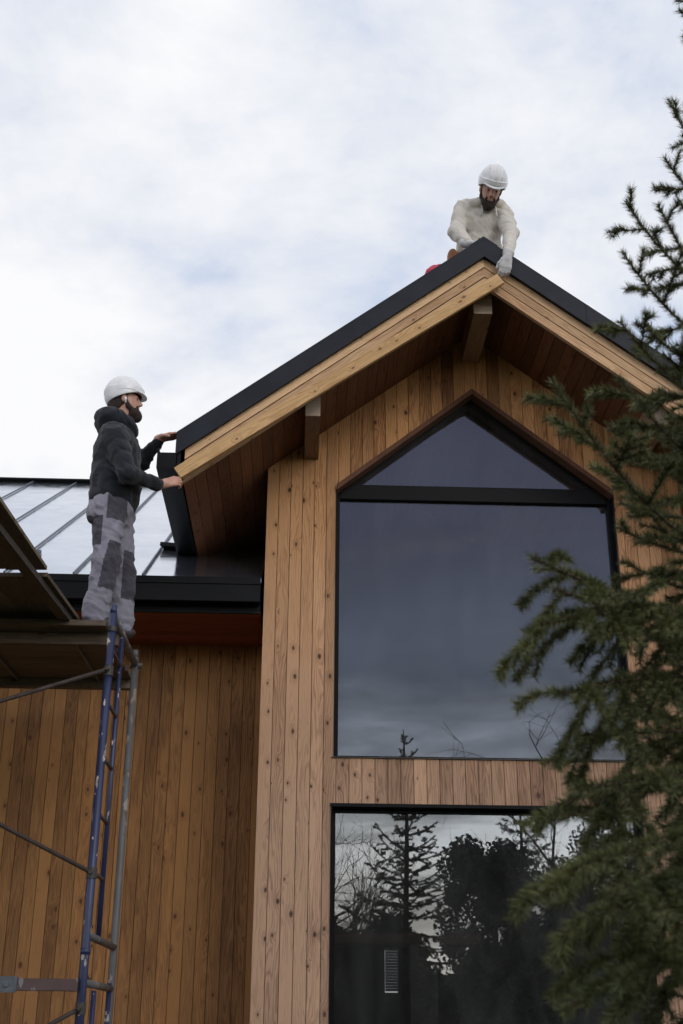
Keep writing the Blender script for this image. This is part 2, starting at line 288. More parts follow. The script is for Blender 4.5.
# ---------------------------------------------------------------- object helpers
def tag(o, label=None, cat=None, group=None, kind=None):
    if label: o['label'] = label
    if cat: o['category'] = cat
    if group: o['group'] = group
    if kind: o['kind'] = kind
    return o
def empty(name, loc=(0, 0, 0), **kw):
    o = bpy.data.objects.new(name, None); col.objects.link(o); o.location = loc; o.empty_display_size = 0.2
    return tag(o, **kw)
def link(name, me, parent=None, **kw):
    o = bpy.data.objects.new(name, me); col.objects.link(o)
    if parent is not None:
        o.parent = parent
        o.matrix_parent_inverse = Matrix.Translation(-wloc(parent))
    return tag(o, **kw)
def wloc(o):
    v = Vector(o.location)
    return v      # parents further up always sit so that children keep world coordinates
class MB:
    def __init__(s): s.v = []; s.f = []; s.uv = []; s.b = []; s.mi = []
    def poly(s, pts, faces, uvs=None, bid=None, mi=0):
        o = len(s.v); s.v += [tuple(p) for p in pts]
        if bid is None: bid = random.random()
        for k, f in enumerate(faces):
            s.f.append(tuple(o+i for i in f)); s.mi.append(mi)
            for j, i in enumerate(f):
                s.uv.append(uvs[k][j] if uvs else (0, 0)); s.b.append(bid)
    def beam(s, p0, p1, w, t, side=None, bid=None, mi=0, ends=None):
        """board from p0 to p1, w wide along 'side', t thick along the third axis"""
        p0, p1 = Vector(p0), Vector(p1); a = (p1-p0); ln = a.length; a.normalize()
        if side is None: side = Vector((0, 0, 1)) if abs(a.z) < 0.9 else Vector((1, 0, 0))
        side = Vector(side); side = (side-a*side.dot(a)).normalized(); n = a.cross(side)
        ou, ov = random.random()*9, random.random()*9
        P = []
        for e in (p0, p1):
            for su, sn in ((-1, -1), (1, -1), (1, 1), (-1, 1)): P.append(e+side*(su*w/2)+n*(sn*t/2))
        F = [(0, 1, 2, 3), (7, 6, 5, 4), (0, 4, 5, 1), (1, 5, 6, 2), (2, 6, 7, 3), (3, 7, 4, 0)]
        UV = []
        for k, f in enumerate(F):
            r = []
            for i in f:
                q = P[i]-p0; uu, vv, ww = q.dot(side), q.dot(a), q.dot(n)
                if k < 2: r.append((ou+uu, ov+ww))
                elif k in (2, 4): r.append((ou+uu, ov+vv))
                else: r.append((ou+ww+0.3, ov+vv))
            UV.append(r)
        s.poly(P, F, UV, bid, mi)
    def plate(s, pts, y0, y1, bid=None, off=None, mi=0, rot=None):
        """polygon in XZ (counter-clockwise seen from -Y) extruded from y0 to y1; UV: u=x, v=z"""
        n = len(pts)
        if off is None: off = (random.random()*9, random.random()*9)
        P = [(x, y0, z) for x, z in pts]+[(x, y1, z) for x, z in pts]
        F = [tuple(range(n)), tuple(range(2*n-1, n-1, -1))]
        F += [(i, n+i, n+(i+1) % n, (i+1) % n) for i in range(n)]
        UV = []
        for f in F:
            if rot is None: UV.append([(off[0]+P[i][0]+P[i][1], off[1]+P[i][2]) for i in f])
            else:
                cr, sr = math.cos(rot), math.sin(rot); UV.append([(off[0]-P[i][0]*sr+P[i][2]*cr+P[i][1], off[1]+P[i][0]*cr+P[i][2]*sr) for i in f])
        s.poly(P, F, UV, bid, mi)
    def box(s, a, b, bid=None, mi=0):
        s.plate([(a[0], a[2]), (b[0], a[2]), (b[0], b[2]), (a[0], b[2])], a[1], b[1], bid, mi=mi)
    def tube(s, pts, rs, n=10, bid=None, mi=0, cap=True):
        pts = [Vector(p) for p in pts]
        if isinstance(rs, (int, float)): rs = [rs]*len(pts)
        rings = []; P = []
        for i, p in enumerate(pts):
            d = (pts[min(i+1, len(pts)-1)]-pts[max(i-1, 0)]).normalized()
            ref = Vector((0, 0, 1)) if abs(d.z) < 0.9 else Vector((1, 0, 0))
            u = d.cross(ref).normalized(); w = d.cross(u)
            P += [p+(u*math.cos(2*math.pi*k/n)+w*math.sin(2*math.pi*k/n))*rs[i] for k in range(n)]
        F = []
        for i in range(len(pts)-1):
            for k in range(n): F.append((i*n+k, i*n+(k+1) % n, (i+1)*n+(k+1) % n, (i+1)*n+k))
        if cap: F.append(tuple(range(n-1, -1, -1))); F.append(tuple(range((len(pts)-1)*n, len(pts)*n)))
        s.poly(P, F, None, bid, mi)
    def build(s, name, mats, parent=None, smooth=False, bevel=0, **kw):
        me = bpy.data.meshes.new(name); me.from_pydata(s.v, [], s.f); 
        uvl = me.uv_layers.new(name='uv'); uvl.data.foreach_set('uv', np.array(s.uv, dtype=np.float32).ravel())
        at = me.attributes.new('bid', 'FLOAT', 'CORNER'); at.data.foreach_set('value', np.array(s.b, dtype=np.float32))
        if not isinstance(mats, (list, tuple)): mats = [mats]
        for m in mats: me.materials.append(m)
        me.polygons.foreach_set('material_index', np.array(s.mi, dtype=np.int32))
        if smooth: me.polygons.foreach_set('use_smooth', np.ones(len(s.f), dtype=bool))
        me.update()
        o = link(name, me, parent, **kw)
        if bevel:
            md = o.modifiers.new('bevel', 'BEVEL'); md.width = bevel; md.segments = 1; md.limit_method = 'ANGLE'
        return o

# ---------------------------------------------------------------- the ground
g = MB(); NG = 60; ex = 260.0
xs = np.sign(np.linspace(-1, 1, NG))*np.abs(np.linspace(-1, 1, NG))**2.2*ex
gp = [(x, y, -0.02+0.05*math.sin(x*0.7+1)*math.cos(y*0.5)+(0.0 if abs(x)+abs(y) < 30 else 0.01*(abs(x)+abs(y)-30)*0.5)) for y in xs for x in xs]
g.poly(gp, [(j*NG+i, j*NG+i+1, (j+1)*NG+i+1, (j+1)*NG+i) for j in range(NG-1) for i in range(NG-1)], None, 0.5)
g.build('ground', M['grass'], smooth=True, kind='structure')
g = MB(); g.box((-7.5, 5.2, 0.0), (5.5, 9.6, 0.06)); g.build('trampled_path', M['soil'], kind='structure')

# ---------------------------------------------------------------- the house
XC = 1.29; MS = 0.768                     # gable centre line and slope
YF, YW = 7.60, 8.45                       # fascia plane, cladding plane
XL, XR = -0.27, 2.85                      # gable block corners
WZ = 6.70                                 # soffit height on the centre line
house = empty('wooden_house', (XC, YW, 0), label='larch clad gabled house with black trimmed roof and tall gable windows', cat='house')
EX = 2.13                                 # half width of the gable roof
def roofz(x, z0): return z0-MS*abs(x-XC)

# windows (openings)
UX0, UX1, UZ0, USH, UAP = 0.25, 2.33, 3.334, 5.36, 6.195     # upper: pentagon
UM = (UAP-USH)/(XC-UX0)
LX0, LX1, LZ0, LZ1 = 0.235, 2.345, 0.32, 3.012
def uppertop(x): return UAP-UM*abs(x-XC)
def strips(xs0, xs1, w, cuts):
    e = []; x = xs0; i = 0
    while x < xs1-1e-6:
        nx = min(x+w, xs1); cs = [x]+[c for c in cuts if x+1e-4 < c < nx-1e-4]+[nx]
        e.append([(cs[k], cs[k+1], k > 0, k < len(cs)-2) for k in range(len(cs)-1)]); x = nx
    return e
def gable_cladding():
    m = MB(); gp_ = 0.0020
    for boards in strips(XL, XR, 0.0888, sorted([UX0, UX1, LX0, LX1, XC])):
        bid = random.random(); off = (random.random()*9, random.random()*9); dy = random.random()*0.003
        for a, b, ja, jb in boards:
            a2 = a if ja else a+gp_; b2 = b if jb else b-gp_
            mid = (a+b)/2; top = lambda x: roofz(x, WZ)-0.002
            segs = []
            inU = UX0 < mid < UX1; inL = LX0 < mid < LX1
            lo = lambda x: 0.12
            if inL and inU: segs = [(lambda x: LZ1, lambda x: UZ0-0.006), (lambda x: uppertop(x), top), (lo, lambda x: LZ0)]
            elif inL: segs = [(lambda x: LZ1, top), (lo, lambda x: LZ0)]
            elif inU: segs = [(lo, lambda x: UZ0), (uppertop, top)]
            else: segs = [(lo, top)]
            for f0, f1 in segs:
                m.plate([(a2, f0(a2)), (b2, f0(b2)), (b2, f1(b2)), (a2, f1(a2))], YW+dy, YW+0.02, bid, off)
                bid = (bid+0.37) % 1 if len(segs) > 1 else bid; off = (off[0]+1.3, off[1]+2.1) if len(segs) > 1 else off
    return m
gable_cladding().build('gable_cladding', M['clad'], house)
# solid wall behind the boards, with the openings left out
w = MB(); T0, T1 = YW+0.021, YW+0.22
def wq(pts): w.plate(pts, T0, T1)
tp = lambda x: roofz(x, WZ)-0.01
wq([(XL+.020, 0.1), (LX0, 0.1), (LX0, tp(LX0)), (XL+.020, tp(XL+.02))])
wq([(LX0, 0.1), (LX1, 0.1), (LX1, LZ0), (LX0, LZ0)])
wq([(LX0, LZ1), (LX1, LZ1), (LX1, UZ0), (LX0, UZ0)])
wq([(LX0, UZ0), (UX0, UZ0), (UX0, tp(UX0)), (LX0, tp(LX0))])
wq([(UX1, UZ0), (LX1, UZ0), (LX1, tp(LX1)), (UX1, tp(UX1))])
wq([(UX0, USH), (XC, UAP), (XC, tp(XC)), (UX0, tp(UX0))])
wq([(XC, UAP), (UX1, USH), (UX1, tp(UX1)), (XC, tp(XC))])
wq([(LX1, 0.1), (XR-.020, 0.1), (XR-.020, tp(XR-.02)), (LX1, tp(LX1))])
w.build('gable_wall', M['back'], house)
# corner boards and side walls of the gable block
w = MB()
for xa, xb in ((XL+0.022, XL+0.15), (XR-0.15, XR-0.022)):
    w = MB(); w.box((xa, YW+0.23, 0.1), (xb, 13.2, 5.25)); w.build('side_wall', M['back'], house)
for xs_ in (XL+0.0095, XR-0.0095):
    w = MB(); y = YW+0.0225
    while y < 13.2:
        w.beam((xs_, y+0.048, 0.12), (xs_, y+0.048, 5.38), 0.0925, 0.018, side=(0, 1, 0)); y += 0.0975
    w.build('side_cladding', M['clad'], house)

# upper window
def ring(m, outer, inner, y0, y1):
    n = len(outer)
    for i in range(n):
        j = (i+1) % n
        m.plate([outer[i], outer[j], inner[j], inner[i]], y0, y1)
def pent(x0, x1, z0, sh, ap, d):
    """pentagon inset by d"""
    k = math.sqrt(1+UM*UM)*d
    return [(x0+d, z0+d), (x1-d, z0+d), (x1-d, sh-k+UM*d), (XC, ap-k), (x0+d, sh-k+UM*d)]
up = MB(); UP0 = pent(UX0, UX1, UZ0, USH, UAP, 0.002); UP1 = pent(UX0, UX1, UZ0, USH, UAP, 0.026)
ring(up, UP0, UP1, YW+0.075, YW+0.15)
uw = up.build('gable_window', M['frame'], house, label='tall five sided gable window with dark frame')
tz0, tz1 = 5.298, 5.42
m = MB(); m.box((UX0+0.027, YW+0.078, tz0), (UX1-0.027, YW+0.146, tz1)); m.build('transom', M['frame'], uw, bevel=0.004)
m = MB(); m.plate([(UX0+0.024, UZ0+0.024), (UX1-0.024, UZ0+0.024), (UX1-0.024, tz0+0.002), (UX0+0.024, tz0+0.002)], YW+0.110, YW+0.118); m.build('pane', M['glass'], uw)
k = math.sqrt(1+UM*UM)*0.024
zx = lambda z: XC-(UAP-k-z)/UM
m = MB(); m.plate([(zx(tz1-0.002), tz1-0.002), (2*XC-zx(tz1-0.002), tz1-0.002), (XC, UAP-k+0.001)], YW+0.110, YW+0.118); m.build('pane', M['glass'], uw)
# brown boards lining the sloping head and thin black side lining
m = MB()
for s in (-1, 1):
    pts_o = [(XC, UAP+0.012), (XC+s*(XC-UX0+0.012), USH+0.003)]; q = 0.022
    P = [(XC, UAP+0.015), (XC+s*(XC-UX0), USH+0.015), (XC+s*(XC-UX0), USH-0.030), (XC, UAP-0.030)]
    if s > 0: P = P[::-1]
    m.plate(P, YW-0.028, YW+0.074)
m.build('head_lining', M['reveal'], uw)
for x0, x1 in ((UX0-0.006, UX0+0.004), (UX1-0.004, UX1+0.006)):
    m = MB(); m.box((x0, YW-0.004, UZ0+0.006), (x1, YW+0.074, USH-0.02)); m.build('side_lining', M['frame'], uw)
m = MB(); m.beam((UX0-0.02, YW+0.022, UZ0-0.001), (UX1+0.02, YW+0.022, UZ0-0.001), 0.006, 0.07, side=(0, 0, 1)); m.build('sill', M['darksteel'], uw)
# lower window
m = MB(); ring(m, [(LX0+.002, LZ0), (LX1-.002, LZ0), (LX1-.002, LZ1-.002), (LX0+.002, LZ1-.002)], [(LX0+0.03, LZ0+0.05), (LX1-0.03, LZ0+0.05), (LX1-0.03, LZ1-0.035), (LX0+0.03, LZ1-0.035)], YW+0.085, YW+0.15)
lw = m.build('ground_floor_window', M['frame'], house, label='wide ground floor window mirroring dark trees')
m = MB(); m.plate([(LX0+0.028, LZ0+0.045), (LX1-0.028, LZ0+0.045), (LX1-0.028, LZ1-0.033), (LX0+0.028, LZ1-0.033)], YW+0.112, YW+0.120); m.build('pane', M['glass'], lw)
m = MB(); m.box((LX0-0.01, YW-0.008, LZ1-0.012), (LX1+0.01, YW+0.082, LZ1+0.010))
for x0, x1 in ((LX0-0.005, LX0+0.005), (LX1-0.005, LX1+0.005)): m.box((x0, YW-0.006, LZ0), (x1, YW+0.082, LZ1-0.013))
m.build('reveal_lining', M['frame'], lw)
m = MB(); m.beam((LX0-0.03, YW+0.01, LZ0-0.004), (LX1+0.03, YW+0.01, LZ0-0.004), 0.008, 0.14, side=(0, 0, 1)); m.build('sill', M['frame'], lw)

# gable roof: sheet metal deck, verge trim, fascia boards, soffit
YB = 12.6
def slope_plate(mb, z_top, thick, y0, y1, x_in=0.0, x_out=EX, both=(-1, 1), bid=None):
    for s in both:
        P = [(XC+s*x_in, z_top-MS*x_in), (XC+s*x_out, z_top-MS*x_out), (XC+s*x_out, z_top-thick-MS*x_out), (XC+s*x_in, z_top-thick-MS*x_in)]
        if s > 0: P = P[::-1]
        mb.plate(P, y0, y1, bid, rot=math.atan(-MS*s))
m = MB(); slope_plate(m, 7.00, 0.03, YF+0.0, YB, 0, EX+0.02)
for s in (-1, 1):
    for k in range(9):
        y = YF+0.5+0.52*k
        m.beam((XC+s*0.02, y, 7.0-0.02*MS+0.012), (XC+s*(EX+0.02), y, 7.0-MS*(EX+0.02)+0.012), 0.03, 0.022, side=(0, 0, 1))
gr = m.build('gable_roof', M['verge'], house)
m = MB(); slope_plate(m, 7.012, 0.165, YF-0.030, YF-0.012, 0, EX+0.03); slope_plate(m, 7.014, 0.012, YF-0.031, YF+0.12, 0, EX+0.031)
for s in (-1, 1):
    for xx in (0.72, 1.66):
        P = [(XC+s*xx, 7.0125-MS*xx), (XC+s*(xx+0.035), 7.0125-MS*(xx+0.035)), (XC+s*(xx+0.035), 6.846-MS*(xx+0.035)), (XC+s*xx, 6.846-MS*xx)]
        m.plate(P[::-1] if s > 0 else P, YF-0.0335, YF-0.0302)
m.build('verge_trim', M['verge'], gr)
m = MB()
for s in (-1, 1): m.beam((XC+s*0.0, YF-0.02, 7.018), (XC+s*0.10, YF-0.02, 7.018-MS*0.10), 0.008, 0.02, side=(0, 0, 1))
m.beam((XC, YF-0.01, 7.008), (XC, YB, 7.008), 0.07, 0.02, side=(1, 0, 0)); m.build('ridge_cap', M['verge'], gr)
zt = [6.862, 6.775, 6.689, 6.603]
for i in range(3):
    m = MB(); 
    for s in (-1, 1): slope_plate(m, zt[i]-0.006, zt[i]-zt[i+1]-0.013, YF+0.012-0.004*i, YF+0.04, 0, EX-0.03+0*i, both=(s,))
    m.build('fascia_board', M['fascia'], gr)
m = MB(); slope_plate(m, 6.85, 0.235, YF+0.041, YF+0.055, 0, EX-0.035); m.build('fascia_backing', M['back'], gr)
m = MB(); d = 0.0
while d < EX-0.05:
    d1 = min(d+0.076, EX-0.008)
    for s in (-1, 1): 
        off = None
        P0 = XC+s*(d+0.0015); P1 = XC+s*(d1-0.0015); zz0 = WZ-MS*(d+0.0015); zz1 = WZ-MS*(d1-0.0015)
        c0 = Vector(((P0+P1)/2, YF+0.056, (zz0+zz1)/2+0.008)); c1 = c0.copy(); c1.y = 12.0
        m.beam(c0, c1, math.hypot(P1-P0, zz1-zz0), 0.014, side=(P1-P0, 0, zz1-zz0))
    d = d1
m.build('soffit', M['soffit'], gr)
m = MB(); slope_plate(m, WZ+0.12, 0.09, YF+0.058, 12.0, 0, EX-0.045); m.build('soffit_backing', M['back'], gr)
# beams carrying the overhang
m = MB(); m.beam((XC, 7.74, 6.565), (XC, YW+0.0, 6.565), 0.21, 0.135, side=(0, 0, 1)); m.build('ridge_beam', M['beam'], gr)
m = MB(); m.beam((XC, 7.737, 6.565), (XC, 7.7395, 6.565), 0.21, 0.135, side=(0, 0, 1)); m.build('beam_end', M['beam_end'], gr)
for s in (-1, 1):
    xx = XC+s*1.235; zz_ = WZ-MS*1.235-0.045
    m = MB(); m.beam((xx, 7.74, zz_), (xx, YW, zz_), 0.24, 0.105, side=(0, 0, 1)); m.build('purlin', M['beam'], gr)
    m = MB(); m.beam((xx, 7.737, zz_), (xx, 7.7395, zz_), 0.24, 0.105, side=(0, 0, 1)); m.build('beam_end', M['beam_end'], gr)
# eaves gutters of the gable roof
for s in (-1, 1):
    xo, xi = XC+s*2.283, XC+s*2.155
    a, b = min(xo, xi), max(xo, xi); m = MB(); ye = 9.42
    m.box((a, 7.575, 5.085), (b, ye, 5.095)); 
    m.box((xo if s < 0 else xo-0.008, 7.575, 5.096), (xo+0.008 if s < 0 else xo, ye, 5.215))
    m.box((xo-0.006, 7.57, 5.216), (xo+0.012, ye, 5.230))
    m.box((a+0.009, 7.575, 5.096), (b, 7.583, 5.2)); m.box((b-0.008 if s < 0 else a, 7.584, 5.096), (b if s < 0 else a+0.008, ye, 5.30))
    m.build('gutter', M['gutter'], gr)
    m = MB(); m.box((min(XC+s*2.15, XC+s*2.125), YF-0.012, 5.055), (max(XC+s*2.15, XC+s*2.125), ye+0.1, 5.33)); m.build('eaves_board', M['gutter'], gr)

# rear wing: wall, soffit, eaves, metal roof
MY = 0.595
def mz(y): return 5.10+MY*(y-9.25)
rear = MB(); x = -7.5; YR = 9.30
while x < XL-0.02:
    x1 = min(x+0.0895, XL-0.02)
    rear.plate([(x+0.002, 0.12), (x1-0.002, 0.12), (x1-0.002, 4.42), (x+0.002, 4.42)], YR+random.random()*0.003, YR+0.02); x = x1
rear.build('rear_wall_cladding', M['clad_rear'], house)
m = MB(); m.box((-7.5, YR+0.021, 0.1), (XL-0.001, YR+0.2, 5.0)); m.box((XR+0.02, YR+0.021, 0.1), (9, YR+0.2, 5.0)); m.build('rear_wall', M['back'], house)
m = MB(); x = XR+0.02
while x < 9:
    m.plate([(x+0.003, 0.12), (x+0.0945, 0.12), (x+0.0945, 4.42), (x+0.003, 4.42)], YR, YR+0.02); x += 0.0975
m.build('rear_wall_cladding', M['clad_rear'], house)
mr = MB(); ye, yr = 8.44, 13.2
def yz_plate(mb, x0, x1, poly):
    n = len(poly); P = [(x0, y, z) for y, z in poly]+[(x1, y, z) for y, z in poly]
    F = [tuple(range(n)), tuple(range(2*n-1, n-1, -1))]+[(i, n+i, n+(i+1) % n, (i+1) % n) for i in range(n)]
    mb.poly(P, F, [[(P[i][0], P[i][1]) for i in f] for f in F])
for a, b in ((-8.0, XL-0.022), (XR+0.022, 9.3)):
    yz_plate(mr, a, b, [(ye, mz(ye)-0.03), (9.6, mz(9.6)-0.03), (9.6, mz(9.6)), (ye, mz(ye))])
for a, b, y0_ in ((-8.0, XL+0.1, 9.601), (XR-0.1, 9.3, 9.601), (XL+0.101, XR-0.101, 12.31)): yz_plate(mr, a, b, [(y0_, mz(y0_)-0.03), (yr, mz(yr)-0.03), (yr, mz(yr)), (y0_, mz(y0_))])
yz_plate(mr, -8.0, 9.3, [(yr, mz(yr)-0.03), (yr+5.2, mz(yr)-3.13), (yr+5.2, mz(yr)-3.1), (yr, mz(yr))])
main_roof = mr.build('main_roof', M['metalroof'], house)
m = MB()
for k in range(-3, 16):
    x = -1.147-0.495*k
    for yy0, yy1 in (((9.42 if XL-0.2 < x < 3.1 or x > -0.9 and x < 3.2 else ye-0.02), yr),):
        m.beam((x, yy0, mz(yy0)+0.016), (x, yy1, mz(yy1)+0.016), 0.016, 0.010, side=(0, 0, 1))
m.build('roof_seams', M['seam'], main_roof)
m = MB(); m.beam((-8, yr, mz(yr)+0.02), (9.3, yr, mz(yr)+0.012), 0.018, 0.14, side=(0, 0, 1)); m.build('ridge_cap', M['gutter'], main_roof)
for bx, by in ((-2.12, 9.1), (-2.09, 8.98)):
    m = MB(); m.beam((bx-0.14, by, mz(by)+0.03), (bx+0.08, by, mz(by)+0.03), 0.022, 0.03); m.beam((bx-0.1, by, mz(by)+0.0), (bx-0.1, by, mz(by)+0.028), 0.02, 0.02); m.build('snow_guard', M['seam'], main_roof)
m = MB(); m.beam((-1.13, 9.43, mz(9.43)+0.022), (-0.86, 9.36, mz(9.36)+0.02), 0.03, 0.16, side=(0, 0, 1)); m.build('valley_flashing', M['gutter'], main_roof)
for a, b in ((-8.0, XL-0.024), (XR+0.024, 9.3)):
    m = MB(); m.box((a, ye-0.010, mz(ye)-0.045), (b, ye-0.001, mz(ye)+0.004)); m.build('eaves_trim', M['gutter'], main_roof)
m = MB(); m.box((-7.5, ye+0.07, 4.425), (XL-0.022, YR+0.3, 4.45)); m.build('eaves_lining', M['back'], main_roof)
for a, b in ((-8.0, XL-0.024), (XR+0.024, 9.3)):
    m = MB()
    m.box((a, 8.325, 4.415), (b, 8.333, 4.530)); m.box((a, 8.334, 4.415), (b, 8.435, 4.423)); m.box((a, 8.316, 4.531), (b, 8.335, 4.545)); m.box((a, 8.318, 4.402), (b, 8.34, 4.414))
    m.build('gutter', M['gutter'], main_roof)
    m = MB(); m.box((a, 8.441, 4.352), (b, 8.465, 4.60)); m.box((a, 8.436, 4.375), (b, 8.4405, 4.40)); m.build('eaves_board', M['gutter'], main_roof)
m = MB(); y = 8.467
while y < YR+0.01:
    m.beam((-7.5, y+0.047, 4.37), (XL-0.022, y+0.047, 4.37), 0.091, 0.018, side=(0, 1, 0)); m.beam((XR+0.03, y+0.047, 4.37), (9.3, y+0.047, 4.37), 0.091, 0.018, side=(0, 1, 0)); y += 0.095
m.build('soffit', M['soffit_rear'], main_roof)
m = MB(); m.box((-7.5, 13.2, 0.1), (9, 13.35, 1.96)); m.box((-7.5, 13.2, 1.96), (0.92, 13.35, 4.9)); m.box((1.06, 13.2, 1.96), (9, 13.35, 4.9)); m.box((0.92, 13.2, 2.37), (1.06, 13.35, 4.9))
m.build('back_wall', M['room'], house)
# rooms behind the glass
m = MB(); m.box((XL+0.16, YW+0.23, 0.15), (XR-0.16, 13.19, 0.25)); m.box((XL+0.16, YW+0.23, 3.05), (XR-0.16, 13.19, 3.25)); 
m.box((XL+0.151, YW+0.23, 0.26), (XL+0.17, 13.19, 5.2)); m.box((XR-0.17, YW+0.23, 0.26), (XR-0.151, 13.19, 5.2)); m.box((XL+0.17, 12.2, 3.26), (XR-0.17, 12.3, 6.8))
m.build('interior', M['room'], house)
m = MB(); m.box((0.80, 9.0, 0.26), (0.99, 9.2, 2.20)); m.build('interior_pillar', M['pillar'], house)
m = MB(); m.box((LX0-0.2, 8.98, 2.16), (1.30, 9.3, 2.23)); m.build('interior_shelf', M['shelf'], house)
m = MB(); m.box((1.35, 9.6, 2.35), (2.1, 9.95, 2.75)); m.build('interior_cabinet', M['frame'], house)
m = MB()
for k in range(15): m.beam((0.92, 13.16, 1.985+k*0.027), (1.06, 13.16, 1.985+k*0.027), 0.0262, 0.001, side=(0, 0.25, 1))
m.build('blind', M['blind'], house)

# ---------------------------------------------------------------- plank held by both men
m = MB(); PZ = lambda x: 5.026+0.7085*(x+0.815)
sl = math.hypot(1, 0.7085)
m.beam((-0.845, 7.548, PZ(-0.845)+0.028), (1.395, 7.548, PZ(1.395)+0.045), 0.088, 0.032, side=(0, 0, 1))
m.build('loose_plank', M['plank'], bevel=0.002, label='long fresh yellow plank held under the gable fascia by both men', cat='plank')

# ---------------------------------------------------------------- scaffold
FX = -1.115
def scaffold_frame(root, fx, near_m, far_m, top_near=3.88, top_far=3.93):
    m = MB(); m.tube([(fx, 7.05, 0.08), (fx, 7.05, top_near)], 0.0235, 12)
    m.tube([(fx, 7.05, top_near), (fx, 7.05, top_near+0.05)], 0.019, 10) ; m.tube([(fx, 7.05, 1.97), (fx, 7.05, 2.0)], 0.028, 12); m.build('post', near_m, root, smooth=True)
    m = MB(); m.tube([(fx, 8.15, 0.08), (fx, 8.15, top_far)], 0.0235, 12); m.tube([(fx, 8.15, top_far), (fx, 8.15, top_far+0.05)], 0.018, 10); m.build('post', far_m, root, smooth=True)
    m = MB(); m.tube([(fx, 7.47, 2.07), (fx, 7.47, 3.86)], 0.015, 10); m.tube([(fx, 7.47, 0.2), (fx, 7.47, 1.80)], 0.015, 10); m.build('ladder_stile', near_m, root, smooth=True)
    m = MB(); m.tube([(fx, 8.07, 0.2), (fx, 8.07, 1.86)], 0.015, 10); m.build('ladder_stile', near_m, root, smooth=True)
    for z in (2.40, 2.72, 3.04, 3.36, 3.68):
        m = MB(); m.tube([(fx, 7.07, z), (fx, 7.46, z)], 0.012, 8); m.build('rung', M['rusty'], root, smooth=True)
    for z, r_ in ((3.88, 0.022), (2.07, 0.021), (1.83, 0.021), (0.5, 0.021)):
        m = MB(); m.tube([(fx, 7.07, z), (fx, 8.13, z)], r_, 10); m.build('crossbar', M['steel'], root, smooth=True)
    m = MB(); m.tube([(fx, 7.08, 1.90), (fx, 7.28, 1.82)], 0.010, 8); m.build('pin', M['darksteel'], root, smooth=True)
    for y in (7.05, 8.15):
        m = MB(); m.box((fx-0.07, y-0.07, 0.061), (fx+0.07, y+0.07, 0.075)); m.tube([(fx, y, 0.07), (fx, y, 0.12)], 0.018, 8); m.build('foot_plate', M['steel'], root)
scaf = empty('scaffold', (FX, 7.6, 0), label='tube scaffold with chipped blue posts and one grey post at the rear wall', cat='scaffold')
scaffold_frame(scaf, FX, M['blue'], M['steel'])
scaffold_frame(scaf, -3.25, M['blue'], M['blue'])
def bar(name, a, b, r, mt, **kw):
    m = MB(); m.tube([a, b], r, 10); return m.build(name, mt, scaf, smooth=True, **kw)
bar('brace', (-3.25, 7.012, 2.82), (FX, 7.012, 3.53), 0.012, M['bracem'])
bar('brace', (-3.25, 7.012, 3.41), (FX, 7.012, 2.39), 0.012, M['bracem'])
bar('brace', (-3.25, 7.012, 0.55), (FX, 7.012, 1.70), 0.012, M['bracem'])
m = MB(); m.beam((-3.25, 7.02, 1.815), (FX-0.02, 7.02, 1.815), 0.062, 0.03, side=(0, 0, 1)); m.build('guard_rail', M['rusty'], scaf, bevel=0.003)
m = MB(); m.box((-1.54, 6.985, 1.775), (-1.45, 7.0, 1.855)); m.tube([(-1.50, 6.97, 1.815), (-1.50, 7.0, 1.815)], 0.014, 8); m.build('clamp', M['clampm'], scaf)
m = MB(); m.tube([(FX, 7.05, 3.80), (FX, 7.05, 3.77)], 0.028, 10); m.build('coupler', M['darksteel'], scaf)
m = MB(); m.tube([(FX-0.03, 8.15, 3.87), (FX+0.05, 8.15, 3.87)], 0.02, 8); m.build('coupler', M['steel'], scaf)
for x_, z_ in ((FX, 3.53), (FX, 2.39), (FX, 1.70)):
    m = MB(); m.tube([(x_, 7.05, z_-0.03), (x_, 7.05, z_+0.03)], 0.029, 10); m.tube([(x_, 7.03, z_), (x_, 6.985, z_)], 0.010, 8); m.build('coupler', M['darksteel'], scaf)
# bearers under the boards
m = MB(); m.beam((-1.60, 4.9, 3.915), (-1.41, 7.52, 3.915), 0.055, 0.03, side=(0, 0, 1)); m.beam((-1.60, 4.9, 3.889), (-1.41, 7.52, 3.889), 0.008, 0.065, side=(0, 0, 1)); m.build('bearer', M['darksteel'], scaf)
m = MB(); m.beam((-4.2, 7.40, 3.822), (FX-0.01, 7.40, 3.822), 0.07, 0.045, side=(0, 0, 1)); m.build('bearer', M['scaf_wood'], scaf)
m = MB(); m.beam((-4.2, 8.49, 3.825), (-1.16, 8.49, 3.825), 0.06, 0.06, side=(0, 0, 1)); m.build('bearer', M['scaf_wood'], scaf)
for xx in (-1.42, -1.98, -2.54):
    m = MB(); m.beam((xx, 7.46, 3.850), (xx+0.02, 8.45, 3.850), 0.025, 0.012, side=(0, 0, 1)); m.build('bearer', M['steel'], scaf)
def deck(name, x0, x1, y0, y1, z, n, label, skew=0.0, th=0.03, along='y', jit=0.006):
    m = MB()
    wv = (y1-y0)/n if along == 'x' else (x1-x0)/n
    for i in range(n):
        if along == 'x':
            yy = y0+wv*(i+0.5); j = random.uniform(-jit, jit)
            m.beam((x0, yy, z), (x1+j+skew*(i+0.5)/n, yy, z), wv-0.004, th, side=(0, 1, 0))
        else:
            xx = x0+wv*(i+0.5); m.beam((xx, y0+random.uniform(-jit, jit), z), (xx+skew, y1+random.uniform(-jit, jit), z), wv-0.004, th, side=(1, 0, 0))
    return m.build(name, M['scaf_wood'], label=label, cat='deck board', group='boards laid across the scaffold')
